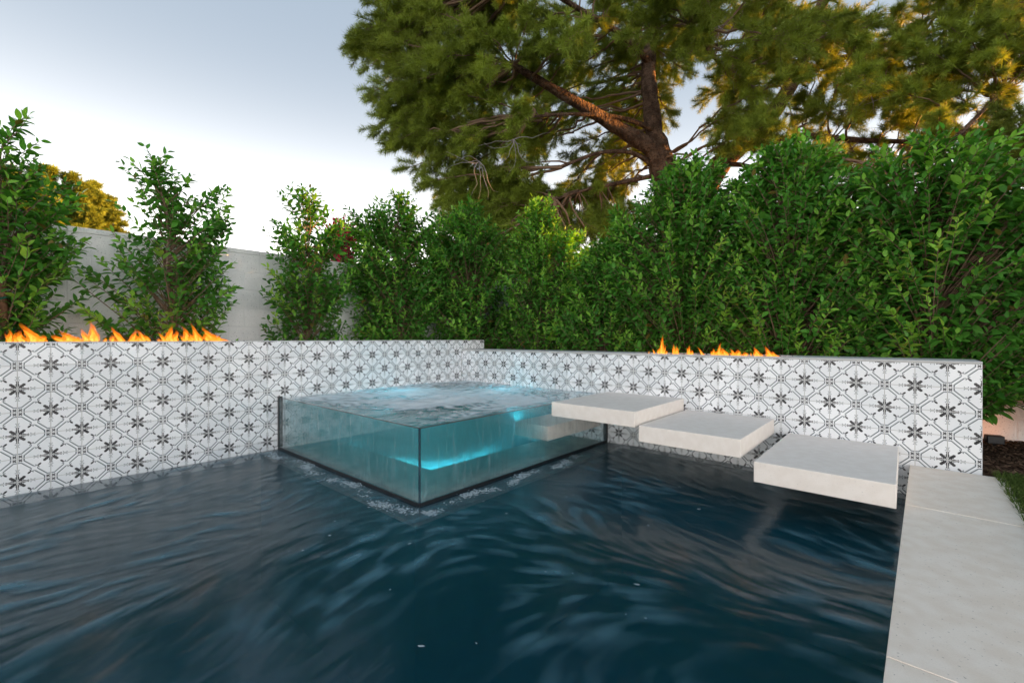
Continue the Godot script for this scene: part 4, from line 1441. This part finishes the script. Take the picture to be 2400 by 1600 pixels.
# ---------------------------------------------------------------- mulch, grass, lamp
func build_bed() -> void:
	var r := RandomNumberGenerator.new()
	r.seed = 81
	var chip := boxes([[Vector3(-0.5, -0.08, -0.17), Vector3(0.5, 0.08, 0.17)]], 0.04)
	var xf := []; var tints := []
	for k in 5200:
		var p := Vector3(r.randf_range(0.06, 1.48), GRADE + r.randf() * 0.014, r.randf_range(4.8, 6.6))
		if k % 5 == 0:
			p = Vector3(r.randf_range(0.45, 1.48), GRADE + 0.005, r.randf_range(-0.9, 4.8))
		var s := r.randf_range(0.014, 0.05)
		xf.append(Transform3D(Basis.from_euler(Vector3(r.randfn(0, 0.25), r.randf() * TAU, r.randfn(0, 0.3))).scaled(Vector3(s, s * 0.8, s)), p))
		var c := Vector3(0.045, 0.027, 0.018).lerp(Vector3(0.15, 0.095, 0.065), pow(r.randf(), 2.0))
		tints.append(Color(c.x, c.y, c.z))
	var m := copies("bark_mulch", chip, M.chip, xf, tints, self)
	stuff(tag(m, "dark brown bark mulch covering the planting bed", "mulch"))
	# grass
	var mb := MB.new()
	for k in 7:
		var a := TAU * k / 7.0 + r.randf()
		var d := Vector3(cos(a), 0, sin(a))
		var side := Vector3(-d.z, 0, d.x) * 0.0022
		var h := r.randf_range(0.7, 1.1) * 0.045
		var o := mb.v.size()
		var b := d * 0.006
		mb.vert(b - side, d); mb.vert(b + side, d)
		mb.vert(b + d * 0.012 + side * 0.7 + Vector3(0, h * 0.65, 0), d); mb.vert(b + d * 0.012 - side * 0.7 + Vector3(0, h * 0.65, 0), d)
		mb.vert(b + d * 0.032 + Vector3(0, h, 0), d)
		mb.tri(o, o + 1, o + 2); mb.tri(o, o + 2, o + 3); mb.tri(o + 3, o + 2, o + 4)
	var gx := []; var gc := []
	for k in 9000:
		var p := Vector3(r.randf_range(-1.6, 0.05), GRADE - 0.006, r.randf_range(4.84, 5.6))
		if p.z < 4.90 + 0.024 * p.x and r.randf() < 0.7:
			continue
		var s := r.randf_range(0.7, 1.3)
		gx.append(Transform3D(Basis(Vector3.UP, r.randf() * TAU).scaled(Vector3(s, s, s)), p))
		var c := Vector3(0.045, 0.095, 0.015).lerp(Vector3(0.12, 0.16, 0.04), pow(r.randf(), 1.5))
		gc.append(Color(c.x, c.y, c.z))
	var gr := copies("grass", mb.mesh(), M.grass, gx, gc, self)
	stuff(tag(gr, "short green lawn grass along the pale deck edge", "grass"))
	# small garden lamp washing the wall
	var lamp := thing("garden_lamp", "small black box lamp on the mulch lighting the block wall", "lamp", Vector3(1.18, GRADE, 4.95))
	lamp.rotation.y = 0.2
	obj("housing", boxes([[Vector3(-0.035, 0.02, -0.05), Vector3(0.035, 0.085, 0.05)]], 0.006), M.black, lamp)
	obj("stake", boxes([[Vector3(-0.008, -0.06, -0.008), Vector3(0.008, 0.0195, 0.008)]]), M.black, lamp)
	var glow := mat(0.9, 0.7, 0.4, 0.3)
	glow.emission_enabled = true
	glow.emission = col(1.0, 0.55, 0.2)
	glow.emission_energy_multiplier = 0.45
	obj("lens", boxes([[Vector3(0.0355, 0.03, -0.042), Vector3(0.038, 0.076, 0.042)]]), glow, lamp)
	var l := SpotLight3D.new()
	l.name = "lamp_light"
	lamp.add_child(l)
	l.position = Vector3(0.045, 0.055, 0)
	l.rotation = Vector3(deg_to_rad(28), -PI / 2, 0)
	l.spot_angle = 75
	l.spot_angle_attenuation = 1.0
	l.light_color = col(1.0, 0.30, 0.07)
	l.light_energy = 0.007
	l.light_size = 0.03
	l.spot_range = 6.0
	l.spot_attenuation = 2.0
	l.shadow_enabled = true

# ---------------------------------------------------------------- added sun blockers, shaped as houses, with a gap for one shaft
func build_sun_blockers() -> void:
	var stucco := triplanar(mat(1, 1, 1, 0.95, 0.2), mottled(128, 93, Vector3(0.40, 0.31, 0.23), Vector3(0.48, 0.38, 0.29), 0.08, Vector3(0.3, 0.22, 0.16), 0.85), 1.0)
	var pane := mat(0.02, 0.025, 0.03, 0.05)
	for q in [[12.0, 14.0, 9.9, 18.0, "narrow added sun blocker shaped as a flat roofed house behind the tall hedge"], [12.0, 21.0, -12.0, 7.7, "broad added sun blocker shaped as a house beyond the corner of the block walls"]]:
		var dx: float = q[1] - q[0]
		var w: float = q[3] - q[2]
		var t := thing("sun_blocker_house", q[4], "house", Vector3(q[0], GRADE - 0.02, q[2]), "added sun blockers")
		obj("wall", boxes([[Vector3(0, 0, 0), Vector3(dx, 4.2, w)]], 0.03), stucco, t)
		obj("roof", boxes([[Vector3(-0.06, 4.205, -0.06), Vector3(dx + 0.06, 4.35, w + 0.06)]], 0.02), stucco, t)
		for k in 3:
			var win := obj("window", boxes([[Vector3(-0.03, 1.0, w * (0.2 + 0.3 * k) - 0.5), Vector3(0.02, 2.1, w * (0.2 + 0.3 * k) + 0.5)]], 0.01), M.cap, t)
			obj("pane", boxes([[Vector3(-0.034, 1.06, w * (0.2 + 0.3 * k) - 0.44), Vector3(-0.031, 2.04, w * (0.2 + 0.3 * k) + 0.44)]]), pane, win)
